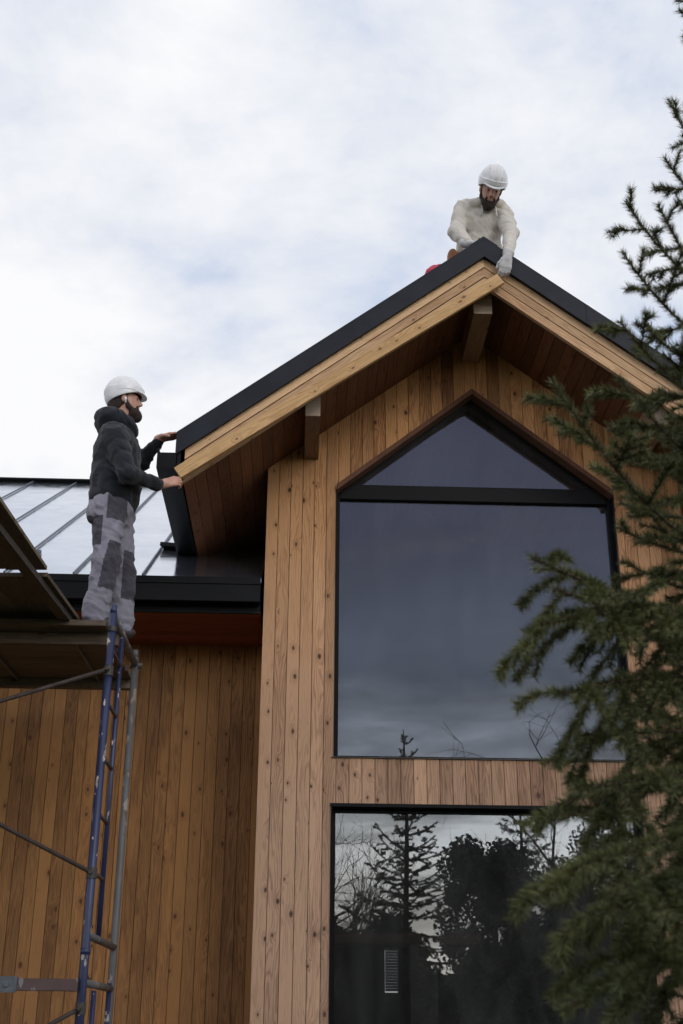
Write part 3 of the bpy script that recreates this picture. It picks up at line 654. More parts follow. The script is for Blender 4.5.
deck('deck_board', -4.1, -1.515, 4.9, 6.58, 3.990, 11, 'nearest scaffold deck panel, highest at the left edge, cut off above the second panel', 0.085, 0.022, 'y')
deck('deck_board', -4.1, -1.43, 6.62, 7.575, 3.962, 8, 'middle scaffold deck panel with a ragged right edge under the man in grey trousers', 0.06, 0.024, 'y')
deck('deck_board', -4.1, -1.20, 7.22, 8.54, 3.877, 9, 'farthest and lowest scaffold decking close to the rear wall', 0.03, 0.035, 'x', 0.02)

# ---------------------------------------------------------------- signed distance bodies
class Field:
    def __init__(s, lo, hi, h):
        s.lo = np.array(lo, float); s.h = h
        s.n = (np.ceil((np.array(hi)-s.lo)/h)).astype(int)+1
        s.d = np.full(s.n, 0.5, np.float32)
    def block(s, c0, c1):
        a = np.maximum(np.floor((np.minimum(c0, c1)-s.lo)/s.h).astype(int), 0); b = np.minimum(np.ceil((np.maximum(c0, c1)-s.lo)/s.h).astype(int)+1, s.n)
        if np.any(b <= a): return None
        ax = [s.lo[i]+s.h*np.arange(a[i], b[i]) for i in range(3)]
        X, Y, Z = np.meshgrid(*ax, indexing='ij')
        return (slice(a[0], b[0]), slice(a[1], b[1]), slice(a[2], b[2])), X, Y, Z
    def join(s, sl, d, k, sub=False):
        o = s.d[sl]
        if sub: d = -d; hh = np.clip(0.5-0.5*(d-o)/k*-1, 0, 1); s.d[sl] = np.maximum(o, d); return
        h = np.clip(0.5+0.5*(d-o)/k, 0, 1)
        s.d[sl] = d*(1-h)+o*h-k*h*(1-h)
    def cap(s, a, b, ra, rb=None, k=0.02):
        a = np.array(a, float); b = np.array(b, float); rb = ra if rb is None else rb; pad = max(ra, rb)+k+0.02
        r = s.block(np.minimum(a, b)-pad, np.maximum(a, b)+pad)
        if r is None: return
        sl, X, Y, Z = r; ba = b-a; L2 = max(ba.dot(ba), 1e-9)
        t = np.clip(((X-a[0])*ba[0]+(Y-a[1])*ba[1]+(Z-a[2])*ba[2])/L2, 0, 1)
        d = np.sqrt((X-a[0]-t*ba[0])**2+(Y-a[1]-t*ba[1])**2+(Z-a[2]-t*ba[2])**2)-(ra+(rb-ra)*t)
        s.join(sl, d, k)
    def ell(s, c, r, rot=None, k=0.02, sub=False):
        c = np.array(c, float); r = np.array(r, float); pad = r.max()+k+0.02
        q = s.block(c-pad, c+pad)
        if q is None: return
        sl, X, Y, Z = q; P = np.stack([X-c[0], Y-c[1], Z-c[2]], -1)
        if rot is not None: P = P @ np.array(rot)
        k0 = np.sqrt(((P/r)**2).sum(-1)); k1 = np.sqrt(((P/(r*r))**2).sum(-1))+1e-9
        s.join(sl, k0*(k0-1)/k1, k, sub)
    def plane(s, p, n):
        """keep the side the normal points away from"""
        p = np.array(p, float); n = np.array(n, float); n /= np.linalg.norm(n)
        ax = [s.lo[i]+s.h*np.arange(s.n[i]) for i in range(3)]
        X, Y, Z = np.meshgrid(*ax, indexing='ij')
        s.d = np.maximum(s.d, ((X-p[0])*n[0]+(Y-p[1])*n[1]+(Z-p[2])*n[2]).astype(np.float32))
    def folds(s, amp, seed=0, freq=60, zb=1.6):
        rg = np.random.default_rng(seed); ax = [s.lo[i]+s.h*np.arange(s.n[i]) for i in range(3)]
        X, Y, Z = np.meshgrid(*ax, indexing='ij'); acc = 0
        wx = 0.5*np.sin(X*23+Z*9+seed)+0.5*np.sin(Y*19-Z*13+2*seed)
        for i in range(4):
            kx, ky, kz = rg.normal(0, 1, 3); kz = kz*zb+np.sign(kz)*0.8; n = math.sqrt(kx*kx+ky*ky+kz*kz); f = freq*(0.6+0.7*rg.random())
            v = np.sin((X*kx+Y*ky+Z*kz)/n*f+3.0*wx*(0.5+rg.random())+rg.random()*6)
            acc = acc+(1-np.abs(v))*(1 if i % 2 == 0 else -1)
        s.d = s.d+(amp*acc/2).astype(np.float32)
    def mesh(s, name, mats, parent=None, assign=None, **kw):
        D = s.d; neg = D < 0
        c = np.zeros([x-1 for x in D.shape], np.uint8)
        for i in (0, 1):
            for j in (0, 1):
                for k in (0, 1): c += neg[i:D.shape[0]-1+i, j:D.shape[1]-1+j, k:D.shape[2]-1+k]
        cell = np.argwhere((c > 0) & (c < 8)); idx = -np.ones(c.shape, np.int64); idx[tuple(cell.T)] = np.arange(len(cell))
        acc = np.zeros((len(cell), 3)); cnt = np.zeros(len(cell))
        cor = [(i, j, k) for i in (0, 1) for j in (0, 1) for k in (0, 1)]
        for a in range(8):
            for b in range(a+1, 8):
                if sum(abs(cor[a][t]-cor[b][t]) for t in range(3)) != 1: continue
                da = D[tuple((cell+cor[a]).T)].astype(float); db = D[tuple((cell+cor[b]).T)].astype(float)
                mk = (da < 0) != (db < 0); t = np.where(mk, da/(da-db+1e-12), 0)
                p = np.array(cor[a])+t[:, None]*(np.array(cor[b])-np.array(cor[a]))
                acc += p*mk[:, None]; cnt += mk
        V = (cell+acc/np.maximum(cnt, 1)[:, None])*s.h+s.lo
        F = []
        for ax in range(3):
            sh = [slice(None)]*3; s0 = list(sh); s1 = list(sh); s0[ax] = slice(0, -1); s1[ax] = slice(1, None)
            A = neg[tuple(s0)]; B = neg[tuple(s1)]; e = np.argwhere(A != B)
            o1, o2 = (ax+1) % 3, (ax+2) % 3
            e = e[(e[:, o1] > 0) & (e[:, o2] > 0) & (e[:, o1] < c.shape[o1]) & (e[:, o2] < c.shape[o2])]
            fl = A[tuple(e.T)]
            def ci(d1, d2):
                q = e.copy(); q[:, o1] += d1; q[:, o2] += d2; return idx[tuple(q.T)]
            Q = np.stack([ci(-1, -1), ci(0, -1), ci(0, 0), ci(-1, 0)], 1)
            Q[~fl] = Q[~fl][:, ::-1]; F.append(Q)
        F = np.concatenate(F); F = F[(F >= 0).all(1)]
        me = bpy.data.meshes.new(name); me.vertices.add(len(V)); me.vertices.foreach_set('co', V.astype(np.float32).ravel())
        me.loops.add(F.size); me.loops.foreach_set('vertex_index', F.astype(np.int32).ravel())
        me.polygons.add(len(F)); me.polygons.foreach_set('loop_start', np.arange(0, F.size, 4, dtype=np.int32)); 
        if not isinstance(mats, (list, tuple)): mats = [mats]
        for m_ in mats: me.materials.append(m_)
        me.update(calc_edges=True); me.validate()
        me.polygons.foreach_set('use_smooth', np.ones(len(me.polygons), dtype=bool))
        if assign is not None:
            C = V[F].mean(1); me.polygons.foreach_set('material_index', assign(C).astype(np.int32))
        me.update()
        return link(name, me, parent, **kw)
def nrm(v): v = np.array(v, float); return v/np.linalg.norm(v)
def frame(fwd, up=(0, 0, 1)):
    x = nrm(fwd); y = nrm(np.cross(up, x)); z = np.cross(x, y); return np.stack([x, y, z], 1)     # columns: forward, left, up
def hand(F, W, d, n, s, curl=(0.5, 0.6, 0.4), g=0.0, spread=0.0, thumb=0.6):
    """palm and five fingers; d: wrist to knuckles, n: back of the hand, s: thumb side; g: glove thickness"""
    W = np.array(W, float); d = nrm(d); n = nrm(np.array(n)-d*np.dot(n, d)); s = nrm(np.array(s)-d*np.dot(s, d)-n*np.dot(s, n))
    F.cap(W-d*0.02, W+d*0.02, 0.025+g, 0.027+g, k=0.02)
    for i in range(4):
        o = 0.031-0.0205*i; F.cap(W+d*0.01+s*o*0.6, W+d*(0.088-0.004*abs(i-1.2))+s*o, 0.0155+g, 0.0125+g, k=0.012)
    for i, ln in enumerate((0.072, 0.080, 0.074, 0.058)):
        p = W+d*(0.090-0.004*abs(i-1.2))+s*(0.031-0.0205*i); a = 0.0; r = 0.0098-0.0006*(i == 3)
        for j, fr in enumerate((0.46, 0.30, 0.24)):
            a += curl[j]*(1+0.12*i); dd = d*math.cos(a)-n*math.sin(a)+s*spread*(1.5-i)*0.3; q = p+dd*ln*fr
            F.cap(p, q, r+g, r-0.0007+g, k=0.003); p = q; r -= 0.0007
    p = W+d*0.022+s*0.028-n*0.006; q = p+(d*0.75+s*thumb-n*0.35)*0.040; r = q+(d*0.95+s*0.15-n*0.45)*0.032
    F.cap(W+d*0.015+s*0.01, p, 0.019+g, 0.016+g, k=0.012); F.cap(p, q, 0.0135+g, 0.0115+g, k=0.006); F.cap(q, r, 0.0115+g, 0.0095+g, k=0.004)
def head(F, c, Rm):
    """skull, face and ears around c; Rm columns forward, left, up"""
    P = lambda x, y, z: np.array(c)+Rm @ np.array([x, y, z])
    F.ell(P(-0.012, 0, 0.022), (0.096, 0.076, 0.098), Rm, 0.02); F.ell(P(0.025, 0, -0.035), (0.066, 0.060, 0.078), Rm, 0.03)
    F.ell(P(0.062, 0, -0.085), (0.026, 0.030, 0.024), Rm, 0.03)
    F.cap(P(0.082, 0, 0.018), P(0.106, 0, -0.024), 0.008, 0.0125, k=0.014); F.ell(P(0.09, 0.012, -0.027), (0.012, 0.008, 0.008), Rm, 0.008); F.ell(P(0.09, -0.012, -0.027), (0.012, 0.008, 0.008), Rm, 0.008)
    F.cap(P(0.072, 0.036, 0.026), P(0.078, 0.006, 0.022), 0.009, k=0.015); F.cap(P(0.072, -0.036, 0.026), P(0.078, -0.006, 0.022), 0.009, k=0.015)
    F.cap(P(0.088, 0.016, -0.052), P(0.088, -0.016, -0.052), 0.0065, k=0.008); F.cap(P(0.085, 0.014, -0.064), P(0.085, -0.014, -0.064), 0.007, k=0.008)
    for s in (-1, 1):
        F.ell(P(0.070, s*0.031, 0.004), (0.012, 0.013, 0.012), Rm, 0.006)
        F.ell(P(-0.005, s*0.080, -0.008), (0.020, 0.009, 0.031), Rm, 0.008); F.cap(P(0.0, s*0.074, -0.03), P(-0.01, s*0.082, 0.012), 0.008, k=0.006)
def eyes_assign(c, Rm):
    def f(C):
        m = np.zeros(len(C))
        for s in (-1, 1):
            e = np.array(c)+Rm @ np.array([0.080, s*0.031, 0.004]); m[np.linalg.norm(C-e, axis=1) < 0.0085] = 1
        return m
    return f
def beard(c, Rm, parent, name='beard'):
    P = lambda x, y, z: np.array(c)+Rm @ np.array([x, y, z])
    lo = np.array(c)-0.2; F = Field(lo, lo+0.4, 0.0045)
    F.ell(P(0.052, 0, -0.098), (0.052, 0.052, 0.046), Rm, 0.02); F.ell(P(0.075, 0, -0.118), (0.034, 0.036, 0.036), Rm, 0.02)
    for s in (-1, 1):
        F.cap(P(0.008, s*0.070, -0.010), P(0.020, s*0.062, -0.06), 0.009, 0.013, k=0.012); F.cap(P(0.020, s*0.062, -0.06), P(0.06, s*0.035, -0.095), 0.014, 0.020, k=0.02)
        F.cap(P(0.089, s*0.002, -0.040), P(0.080, s*0.030, -0.056), 0.007, k=0.006); F.cap(P(0.08, s*0.03, -0.056), P(0.072, s*0.034, -0.09), 0.009, 0.014, k=0.008)
    F.folds(0.003, 5, 260, 0.5)
    return F.mesh(name, M['hair'], parent)
def hair(c, Rm, parent):
    P = lambda x, y, z: np.array(c)+Rm @ np.array([x, y, z])
    lo = np.array(c)-0.2; F = Field(lo, lo+0.4, 0.005)
    F.ell(P(-0.024, 0, 0.012), (0.096, 0.083, 0.098), Rm, 0.02); F.ell(P(-0.06, 0, -0.04), (0.055, 0.068, 0.06), Rm, 0.02)
    F.plane(P(0.012, 0, 0), Rm @ np.array([1, 0, -0.35])); F.folds(0.003, 3, 240, 0.5)
    return F.mesh('hair', M['hair'], parent)
def hard_hat(c, Rm, parent):
    """white helmet in local space: x forward, z up, origin at the head centre"""
    F = Field((-0.2, -0.17, -0.08), (0.23, 0.17, 0.22), 0.0036)
    X, Y, Z = np.meshgrid(*[F.lo[i]+F.h*np.arange(F.n[i]) for i in range(3)], indexing='ij')
    def e(cx, cz, rx, ry, rz):
        k0 = np.sqrt(((X-cx)/rx)**2+(Y/ry)**2+((Z-cz)/rz)**2); k1 = np.sqrt(((X-cx)/rx**2)**2+(Y/ry**2)**2+((Z-cz)/rz**2)**2)+1e-9; return k0*(k0-1)/k1
    dome = e(-0.006, 0.040, 0.138, 0.116, 0.142)
    r1 = np.exp(-(Y/0.010)**2)*0.006+np.exp(-((np.abs(Y)-0.052)/0.008)**2)*0.0045
    dome = dome-r1*np.clip((Z-0.075)/0.03, 0, 1)
    dome = np.maximum(dome, -0.002-Z+0.30*np.clip(X, -1, 1)); inner = e(-0.006, 0.040, 0.128, 0.106, 0.132); dome = np.maximum(dome, -inner)
    zb = 0.047-0.25*np.clip(X-0.05, 0, 1)-1.2*np.clip(X-0.12, 0, 1)**2
    rad = np.sqrt(((X-0.010)/(0.150+0.0*X))**2+(Y/0.106)**2)+np.clip(0.04-X, 0, 1)*2.2
    brim = np.maximum((rad-1)*0.12, np.abs(Z-zb)-0.0055); brim = np.maximum(brim, 0.104-np.sqrt((X/1.22)**2+Y**2)+0.0)
    band = np.maximum(np.abs(np.sqrt(((X+0.002)/1.22)**2+Y**2)-0.1145)-0.004, np.abs(Z-0.055)-0.017)
    k = 0.012; h = np.clip(0.5+0.5*(brim-dome)/k, 0, 1); d = brim*(1-h)+dome*h-k*h*(1-h); d = np.minimum(d, band)
    F.d = d.astype(np.float32)
    o = F.mesh('hard_hat', M['hat'], parent)
    base = Matrix([list(Rm[0])+[c[0]], list(Rm[1])+[c[1]], list(Rm[2])+[c[2]], [0, 0, 0, 1]]) @ Matrix.Scale(0.955, 4)
    o.matrix_parent_inverse = Matrix.Identity(4); o.matrix_local = Matrix.Translation(-wloc(parent)) @ base
    mb = MB(); n = 20                           # sweat band and chin strap seen beneath the shell
    mb.tube([(0.118*math.cos(2*math.pi*k/n), 0.095*math.sin(2*math.pi*k/n), 0.036) for k in range(n+1)], 0.006, 6)
    for s in (-1, 1): mb.tube([(0.03, s*0.094, 0.04), (0.02, s*0.084, -0.03), (0.03, s*0.062, -0.09)], 0.003, 5)
    b = mb.build('harness', M['hatband'], None, smooth=True); b.parent = o
    return o

# ---- man on the scaffold, facing +X
man = empty('person', (-1.22, 7.5, 3.895), label='bearded man in dark hooded jacket and grey work trousers standing on the scaffold', cat='person')
hc = np.array([-1.225, 7.50, 5.535]); Rh = frame((0.985, 0.10, 0.10), (0, 0, 1))
B = Field((-1.50, 7.10, 3.88), (-0.74, 7.98, 5.74), 0.0055)
head(B, hc, Rh)
B.cap((-1.262, 7.5, 5.33), (-1.235, 7.5, 5.46), 0.062, 0.056, k=0.03)
B.ell((-1.255, 7.5, 5.12), (0.11, 0.165, 0.20), None, 0.04); B.ell((-1.25, 7.5, 4.85), (0.105, 0.15, 0.18), None, 0.05)
B.cap((-1.25, 7.35, 5.20), (-1.25, 7.65, 5.25), 0.07, k=0.04)
B.cap((-1.24, 7.33, 5.17), (-1.135, 7.255, 4.885), 0.046, 0.038, k=0.03); B.cap((-1.135, 7.255, 4.885), (-0.93, 7.455, 4.91), 0.036, 0.027, k=0.02)
B.cap((-1.24, 7.68, 5.26), (-1.13, 7.81, 5.235), 0.046, 0.036, k=0.03); B.cap((-1.13, 7.81, 5.235), (-0.992, 7.665, 5.345), 0.035, 0.026, k=0.02)
hand(B, (-0.925, 7.462, 4.915), (0.93, 0.12, 0.34), (-0.2, -0.95, 0.2), (0, 0, 1), curl=(0.45, 0.65, 0.5), thumb=0.35)
hand(B, (-0.990, 7.662, 5.347), (0.96, -0.25, 0.10), (0, 0.15, 1), (-0.2, -1, 0), curl=(0.05, 0.25, 0.2), thumb=0.5)
for a, kn, an in (((-1.262, 7.41, 4.74), (-1.238, 7.375, 4.33), (-1.285, 7.42, 3.97)), ((-1.238, 7.59, 4.74), (-1.165, 7.59, 4.35), (-1.150, 7.60, 3.97))):
    B.cap(a, kn, 0.08, 0.055, k=0.04); B.cap(kn, an, 0.053, 0.035, k=0.03); B.cap(an, (an[0]+0.05, an[1]-0.005, 3.94), 0.028, 0.018, k=0.02)
bd = B.mesh('body', [M['skin'], M['eye']], man, assign=eyes_assign(hc, Rh)); del B
beard(hc, Rh, man); hair(hc, Rh, man); hard_hat(hc+Rh @ np.array([-0.004, 0, 0.012]), frame((0.99, 0.10, 0.06)), man)
mb = MB(); P = hc+Rh @ np.array([0.004, -0.092, -0.022]); mb.tube([P+Vector((0, 0, 0.012)), P, P+Vector((0.004, 0, -0.03))], [0.008, 0.008, 0.004], 8); mb.build('earphone', M['cord'], man, smooth=True)
J = Field((-1.50, 7.10, 4.68), (-0.90, 7.98, 5.50), 0.0065)
J.ell((-1.250, 7.5, 5.13), (0.158, 0.21, 0.20), None, 0.05); J.ell((-1.237, 7.5, 4.94), (0.170, 0.20, 0.18), None, 0.06); J.ell((-1.245, 7.5, 4.80), (0.160, 0.19, 0.12), None, 0.06)
J.cap((-1.265, 7.36, 5.235), (-1.255, 7.64, 5.265), 0.075, k=0.05)
J.cap((-1.245, 7.325, 5.185), (-1.130, 7.25, 4.885), 0.078, 0.060, k=0.035); J.cap((-1.130, 7.25, 4.885), (-0.955, 7.435, 4.902), 0.060, 0.040, k=0.03)
J.cap((-1.24, 7.68, 5.26), (-1.13, 7.81, 5.235), 0.074, 0.062, k=0.035); J.cap((-1.13, 7.81, 5.235), (-1.01, 7.685, 5.325), 0.055, 0.040, k=0.03)
J.folds(0.010, 2, 26, 0.6); J.folds(0.0025, 3, 60, 1.0)
J.cap((-0.985, 7.405, 4.887), (-0.962, 7.43, 4.888), 0.038, k=0.006); J.cap((-1.02, 7.70, 5.312), (-1.0, 7.675, 5.335), 0.036, k=0.006)
J.plane((-1.25, 7.5, 4.755), (-0.10, 0, -1)); J.plane((-0.950, 7.44, 4.89), (0.7, 0.7, 0.0)) if False else None
J.mesh('jacket', M['jacket'], man); del J
H = Field((-1.46, 7.26, 5.16), (-1.06, 7.74, 5.52), 0.0055)
for k in range(14):
    a0, a1 = 2*math.pi*k/14, 2*math.pi*(k+1)/14
    p = lambda a: np.array([-1.262+0.088*math.cos(a), 7.5+0.112*math.sin(a), 5.362-0.034*math.cos(a)])
    r = lambda a: 0.050+0.014*(0.5-0.5*math.cos(a))
    H.cap(p(a0), p(a1), r(a0), r(a1), k=0.02)
H.ell((-1.325, 7.5, 5.35), (0.080, 0.115, 0.085), None, 0.03)
H.folds(0.008, 8, 40, 1.0); H.mesh('hood', M['jacket'], man); del H
T = Field((-1.50, 7.18, 3.88), (-0.98, 7.82, 4.90), 0.0065)
T.ell((-1.250, 7.5, 4.745), (0.140, 0.178, 0.125), None, 0.04)
for a, kn, an in (((-1.262, 7.41, 4.70), (-1.238, 7.375, 4.33), (-1.287, 7.42, 3.985)), ((-1.238, 7.59, 4.70), (-1.165, 7.59, 4.35), (-1.152, 7.60, 3.985))):
    T.cap(a, kn, 0.112, 0.083, k=0.05); T.cap(kn, an, 0.083, 0.078, k=0.03); T.cap((an[0], an[1], 4.03), (an[0]+0.01, an[1], 3.965), 0.083, 0.07, k=0.02)
T.folds(0.013, 11, 24, 0.7); T.folds(0.005, 12, 48, 0.9)
T.ell((-1.355, 7.36, 4.66), (0.035, 0.06, 0.075), None, 0.012)          # hanging back pocket
T.plane((0, 0, 4.86), (0, 0, 1)); T.plane((0, 0, 3.925), (0, 0, -1))
def patches(C):
    m = np.zeros(len(C)); x, y, z = C.T
    front = x > -1.235+0.09*np.clip((4.33-z), -1, 1)*0.3
    near = y < 7.49
    m[near & (z > 4.60) & (z < 4.80) & (x > -1.25) & (x < -1.135) & (y < 7.44)] = 1
    m[near & (z > 4.42) & (z < 4.62) & (x < -1.268) & (x > -1.40) & (y < 7.45)] = 1
    m[near & (z > 4.14) & (z < 4.45) & (x > -1.272+(z-4.14)*0.18) & (x < -1.13)] = 1
    m[(~near) & (z > 4.14) & (z < 4.46) & (x > -1.15)] = 1
    return m
T.mesh('trousers', [M['trouser'], M['patch']], man, assign=patches); del T
for cx, cy in ((-1.262, 7.42), (-1.165, 7.60)):      # boots, toes towards the gable
    K = Field((cx-0.15, cy-0.1, 3.87), (cx+0.25, cy+0.1, 4.12), 0.006)
    K.cap((cx-0.03, cy, 4.06), (cx-0.03, cy, 3.96), 0.045, 0.05, k=0.02); K.ell((cx+0.005, cy, 3.935), (0.11, 0.048, 0.042), None, 0.02); K.cap((cx+0.03, cy, 3.932), (cx+0.06, cy, 3.928), 0.036, k=0.02)
    K.plane((0, 0, 3.893), (0, 0, -1)); K.mesh('boot', M['boot'], man)

# ---- man astride the ridge, leaning out over the gable
man2 = empty('person', (1.33, 8.2, 6.98), label='bearded man in pale sweatshirt and gloves leaning over the roof ridge', cat='person')
hc2 = np.array([1.392, 7.735, 7.575]); Rh2 = frame((0.0, -0.72, -0.80), (0.16, -0.35, 0.9))
B = Field((0.78, 7.40, 6.50), (1.98, 8.75, 7.80), 0.0065)
head(B, hc2, Rh2)
B.cap((1.36, 7.93, 7.50), hc2+Rh2 @ np.array([-0.03, 0, -0.04]), 0.062, 0.056, k=0.03)
B.ell((1.345, 7.96, 7.40), (0.16, 0.11, 0.17), None, 0.04); B.ell((1.325, 8.10, 7.20), (0.145, 0.11, 0.15), None, 0.05); B.cap((1.22, 7.93, 7.49), (1.49, 7.90, 7.45), 0.06, k=0.04)
B.cap((1.20, 7.91, 7.49), (1.11, 7.85, 7.25), 0.044, 0.037, k=0.03); B.cap((1.11, 7.85, 7.25), (1.200, 7.71, 7.05), 0.034, 0.026, k=0.02)
B.cap((1.505, 7.88, 7.45), (1.525, 7.73, 7.17), 0.044, 0.037, k=0.03); B.cap((1.525, 7.73, 7.17), (1.452, 7.53, 6.83), 0.034, 0.026, k=0.02)
hand(B, (1.200, 7.71, 7.05), (0.75, -0.35, -0.35), (0.3, -0.3, 0.9), (0.2, 1, 0), curl=(0.2, 0.4, 0.3))
hand(B, (1.448, 7.515, 6.80), (-0.22, 0.0, -1), (0.1, -1, 0), (-1, 0, 0.2), curl=(0.30, 0.55, 0.4), thumb=0.5)
for s in (-1, 1):
    B.cap((1.325+s*0.09, 8.17, 7.12), (1.32+s*0.33, 8.03, 6.95+(0.03 if s < 0 else 0)), 0.075, 0.052, k=0.04); B.cap((1.32+s*0.33, 8.03, 6.95), (1.32+s*0.42, 8.42, 6.86), 0.05, 0.035, k=0.03); B.cap((1.32+s*0.42, 8.42, 6.86), (1.32+s*0.46, 8.52, 6.78), 0.03, 0.03, k=0.02)
B.mesh('body', [M['skin'], M['eye']], man2, assign=eyes_assign(hc2, Rh2)); del B
beard(hc2, Rh2, man2); hair(hc2, Rh2, man2); hard_hat(hc2+Rh2 @ np.array([0, 0, 0.016]), Rh2, man2)
J = Field((0.95, 7.50, 6.74), (1.72, 8.35, 7.68), 0.0065)
J.ell((1.348, 7.955, 7.43), (0.190, 0.140, 0.17), None, 0.05); J.ell((1.33, 8.03, 7.23), (0.180, 0.15, 0.20), None, 0.06)
J.cap((1.225, 7.93, 7.525), (1.485, 7.90, 7.485), 0.072, k=0.05)
J.cap((1.20, 7.91, 7.51), (1.130, 7.85, 7.25), 0.076, 0.060, k=0.03); J.cap((1.130, 7.85, 7.25), (1.19, 7.725, 7.075), 0.060, 0.046, k=0.03)
J.cap((1.505, 7.88, 7.45), (1.525, 7.73, 7.17), 0.074, 0.058, k=0.03); J.cap((1.525, 7.73, 7.17), (1.462, 7.55, 6.865), 0.057, 0.042, k=0.03)
J.folds(0.009, 21, 22, 0.4); J.folds(0.0035, 22, 60, 0.8)
for k in range(12):
    a0, a1 = 2*math.pi*k/12, 2*math.pi*(k+1)/12
    p = lambda a: np.array([1.372+0.125*math.cos(a), 7.885+0.085*math.sin(a), 7.525+0.02*math.sin(a)])
    J.cap(p(a0), p(a1), 0.036, k=0.02)
J.ell((1.375, 7.99, 7.56), (0.145, 0.065, 0.060), None, 0.03)
J.plane((1.33, 8.07, 7.175), (0, 0.35, -1)) if False else None
J.ell((1.462, 7.545, 6.855), (0.045, 0.045, 0.022), None, 0.006)
J.mesh('sweatshirt', M['hoodie'], man2); del J
mb = MB()
mb.tube([(1.330, 7.808, 7.505), (1.325, 7.792, 7.46), (1.335, 7.800, 7.41), (1.318, 7.806, 7.385)], 0.006, 6)
mb.build('drawstring', M['cord'], man2, smooth=True); mb = MB()
mb.tube([(1.425, 7.808, 7.495), (1.432, 7.795, 7.45), (1.438, 7.802, 7.39), (1.45, 7.812, 7.37)], 0.006, 6)
mb.build('drawstring', M['cord'], man2, smooth=True)
T = Field((0.76, 7.85, 6.68), (1.96, 8.60, 7.30), 0.008)
T.ell((1.325, 8.17, 7.13), (0.165, 0.135, 0.11), None, 0.04)
for s in (-1, 1):
    T.cap((1.325+s*0.09, 8.17, 7.12), (1.32+s*0.33, 8.03, 6.97), 0.105, 0.082, k=0.04); T.cap((1.32+s*0.33, 8.03, 6.96), (1.32+s*0.41, 8.40, 6.87), 0.080, 0.06, k=0.03)
T.folds(0.010, 33, 34, 0.8); T.mesh('trousers', M['red'], man2); del T
for s in (-1, 1):
    K = Field((1.32+s*0.46-0.14, 8.32, 6.6), (1.32+s*0.46+0.14, 8.72, 6.98), 0.008); K.cap((1.32+s*0.42, 8.42, 6.86), (1.32+s*0.46, 8.50, 6.80), 0.048, 0.045, k=0.02); K.ell((1.32+s*0.48, 8.55, 6.76), (0.05, 0.10, 0.06), None, 0.02)
    K.mesh('boot', M['boot'], man2)
K = Field((1.05, 7.85, 7.05), (1.62, 8.35, 7.36), 0.007)
for k in range(16):
    a0, a1 = 2*math.pi*k/16, 2*math.pi*(k+1)/16
    p = lambda a: np.array([1.325+0.175*math.cos(a), 8.13+0.125*math.sin(a), 7.12]); K.cap(p(a0), p(a1), 0.022, k=0.01)
K.ell((1.120, 8.02, 7.13), (0.045, 0.05, 0.085), None, 0.01); K.ell((1.50, 8.0, 7.15), (0.05, 0.05, 0.06), None, 0.01); K.mesh('tool_belt', M['leather'], man2)
for nm, W, d, n, s_, cu in (('glove', (1.200, 7.71, 7.05), (0.75, -0.35, -0.35), (0.3, -0.3, 0.9), (0.2, 1, 0), (0.2, 0.4, 0.3)), ('glove', (1.448, 7.515, 6.80), (-0.22, 0.0, -1), (0.1, -1, 0), (-1, 0, 0.2), (0.30, 0.55, 0.4))):
    W = np.array(W); K = Field(W-0.22, W+0.22, 0.0045); hand(K, W, d, n, s_, curl=cu, g=0.004, thumb=0.5); K.cap(W-nrm(d)*0.045, W, 0.034, 0.03, k=0.01); K.mesh(nm, M['glove'], man2)

# ---------------------------------------------------------------- trees
def tri_mesh(name, V, F, bid, mat, parent=None, **kw):
    me = bpy.data.meshes.new(name); me.vertices.add(len(V)); me.vertices.foreach_set('co', np.asarray(V, np.float32).ravel())
    k = F.shape[1]; me.loops.add(F.size); me.loops.foreach_set('vertex_index', F.astype(np.int32).ravel())
    me.polygons.add(len(F)); me.polygons.foreach_set('loop_start', np.arange(0, F.size, k, dtype=np.int32)); me.update(calc_edges=True)
    at = me.attributes.new('bid', 'FLOAT', 'FACE'); at.data.foreach_set('value', np.asarray(bid, np.float32))
    me.materials.append(mat); me.update(); return link(name, me, parent, **kw)
def needles(segs, dens, ln, wd, rng, tone):
    """segs: (n,6) start and end; returns triangles spread along and around each twig"""
    A = segs[:, :3]; Bv = segs[:, 3:6]; L_ = np.linalg.norm(Bv-A, axis=1); cnt = np.maximum((L_*dens).astype(int), 1)
    i = np.repeat(np.arange(len(A)), cnt); t = rng.random(len(i)); ax = (Bv-A)/L_[:, None]; a = ax[i]
    rv = rng.normal(size=(len(i), 3)); rv -= a*(rv*a).sum(1)[:, None]; rv /= np.linalg.norm(rv, axis=1)[:, None]+1e-9
    lift = rv+np.array([0, 0, 0.18]); d = a*(0.55+0.45*rng.random((len(i), 1)))+lift*0.95; d /= np.linalg.norm(d, axis=1)[:, None]
    P = A[i]+(Bv-A)[i]*t[:, None]; l = ln*(0.75+0.5*rng.random(len(i)))
    sd_ = np.cross(d, rng.normal(size=(len(i), 3))); sd_ /= np.linalg.norm(sd_, axis=1)[:, None]+1e-9
    V = np.stack([P-sd_*wd/2, P+sd_*wd/2, P+d*l[:, None]], 1).reshape(-1, 3)
    F = np.arange(len(V)).reshape(-1, 3); b = np.clip(tone[i]+rng.normal(0, 0.13, len(i)), 0, 1)
    return V, F, b
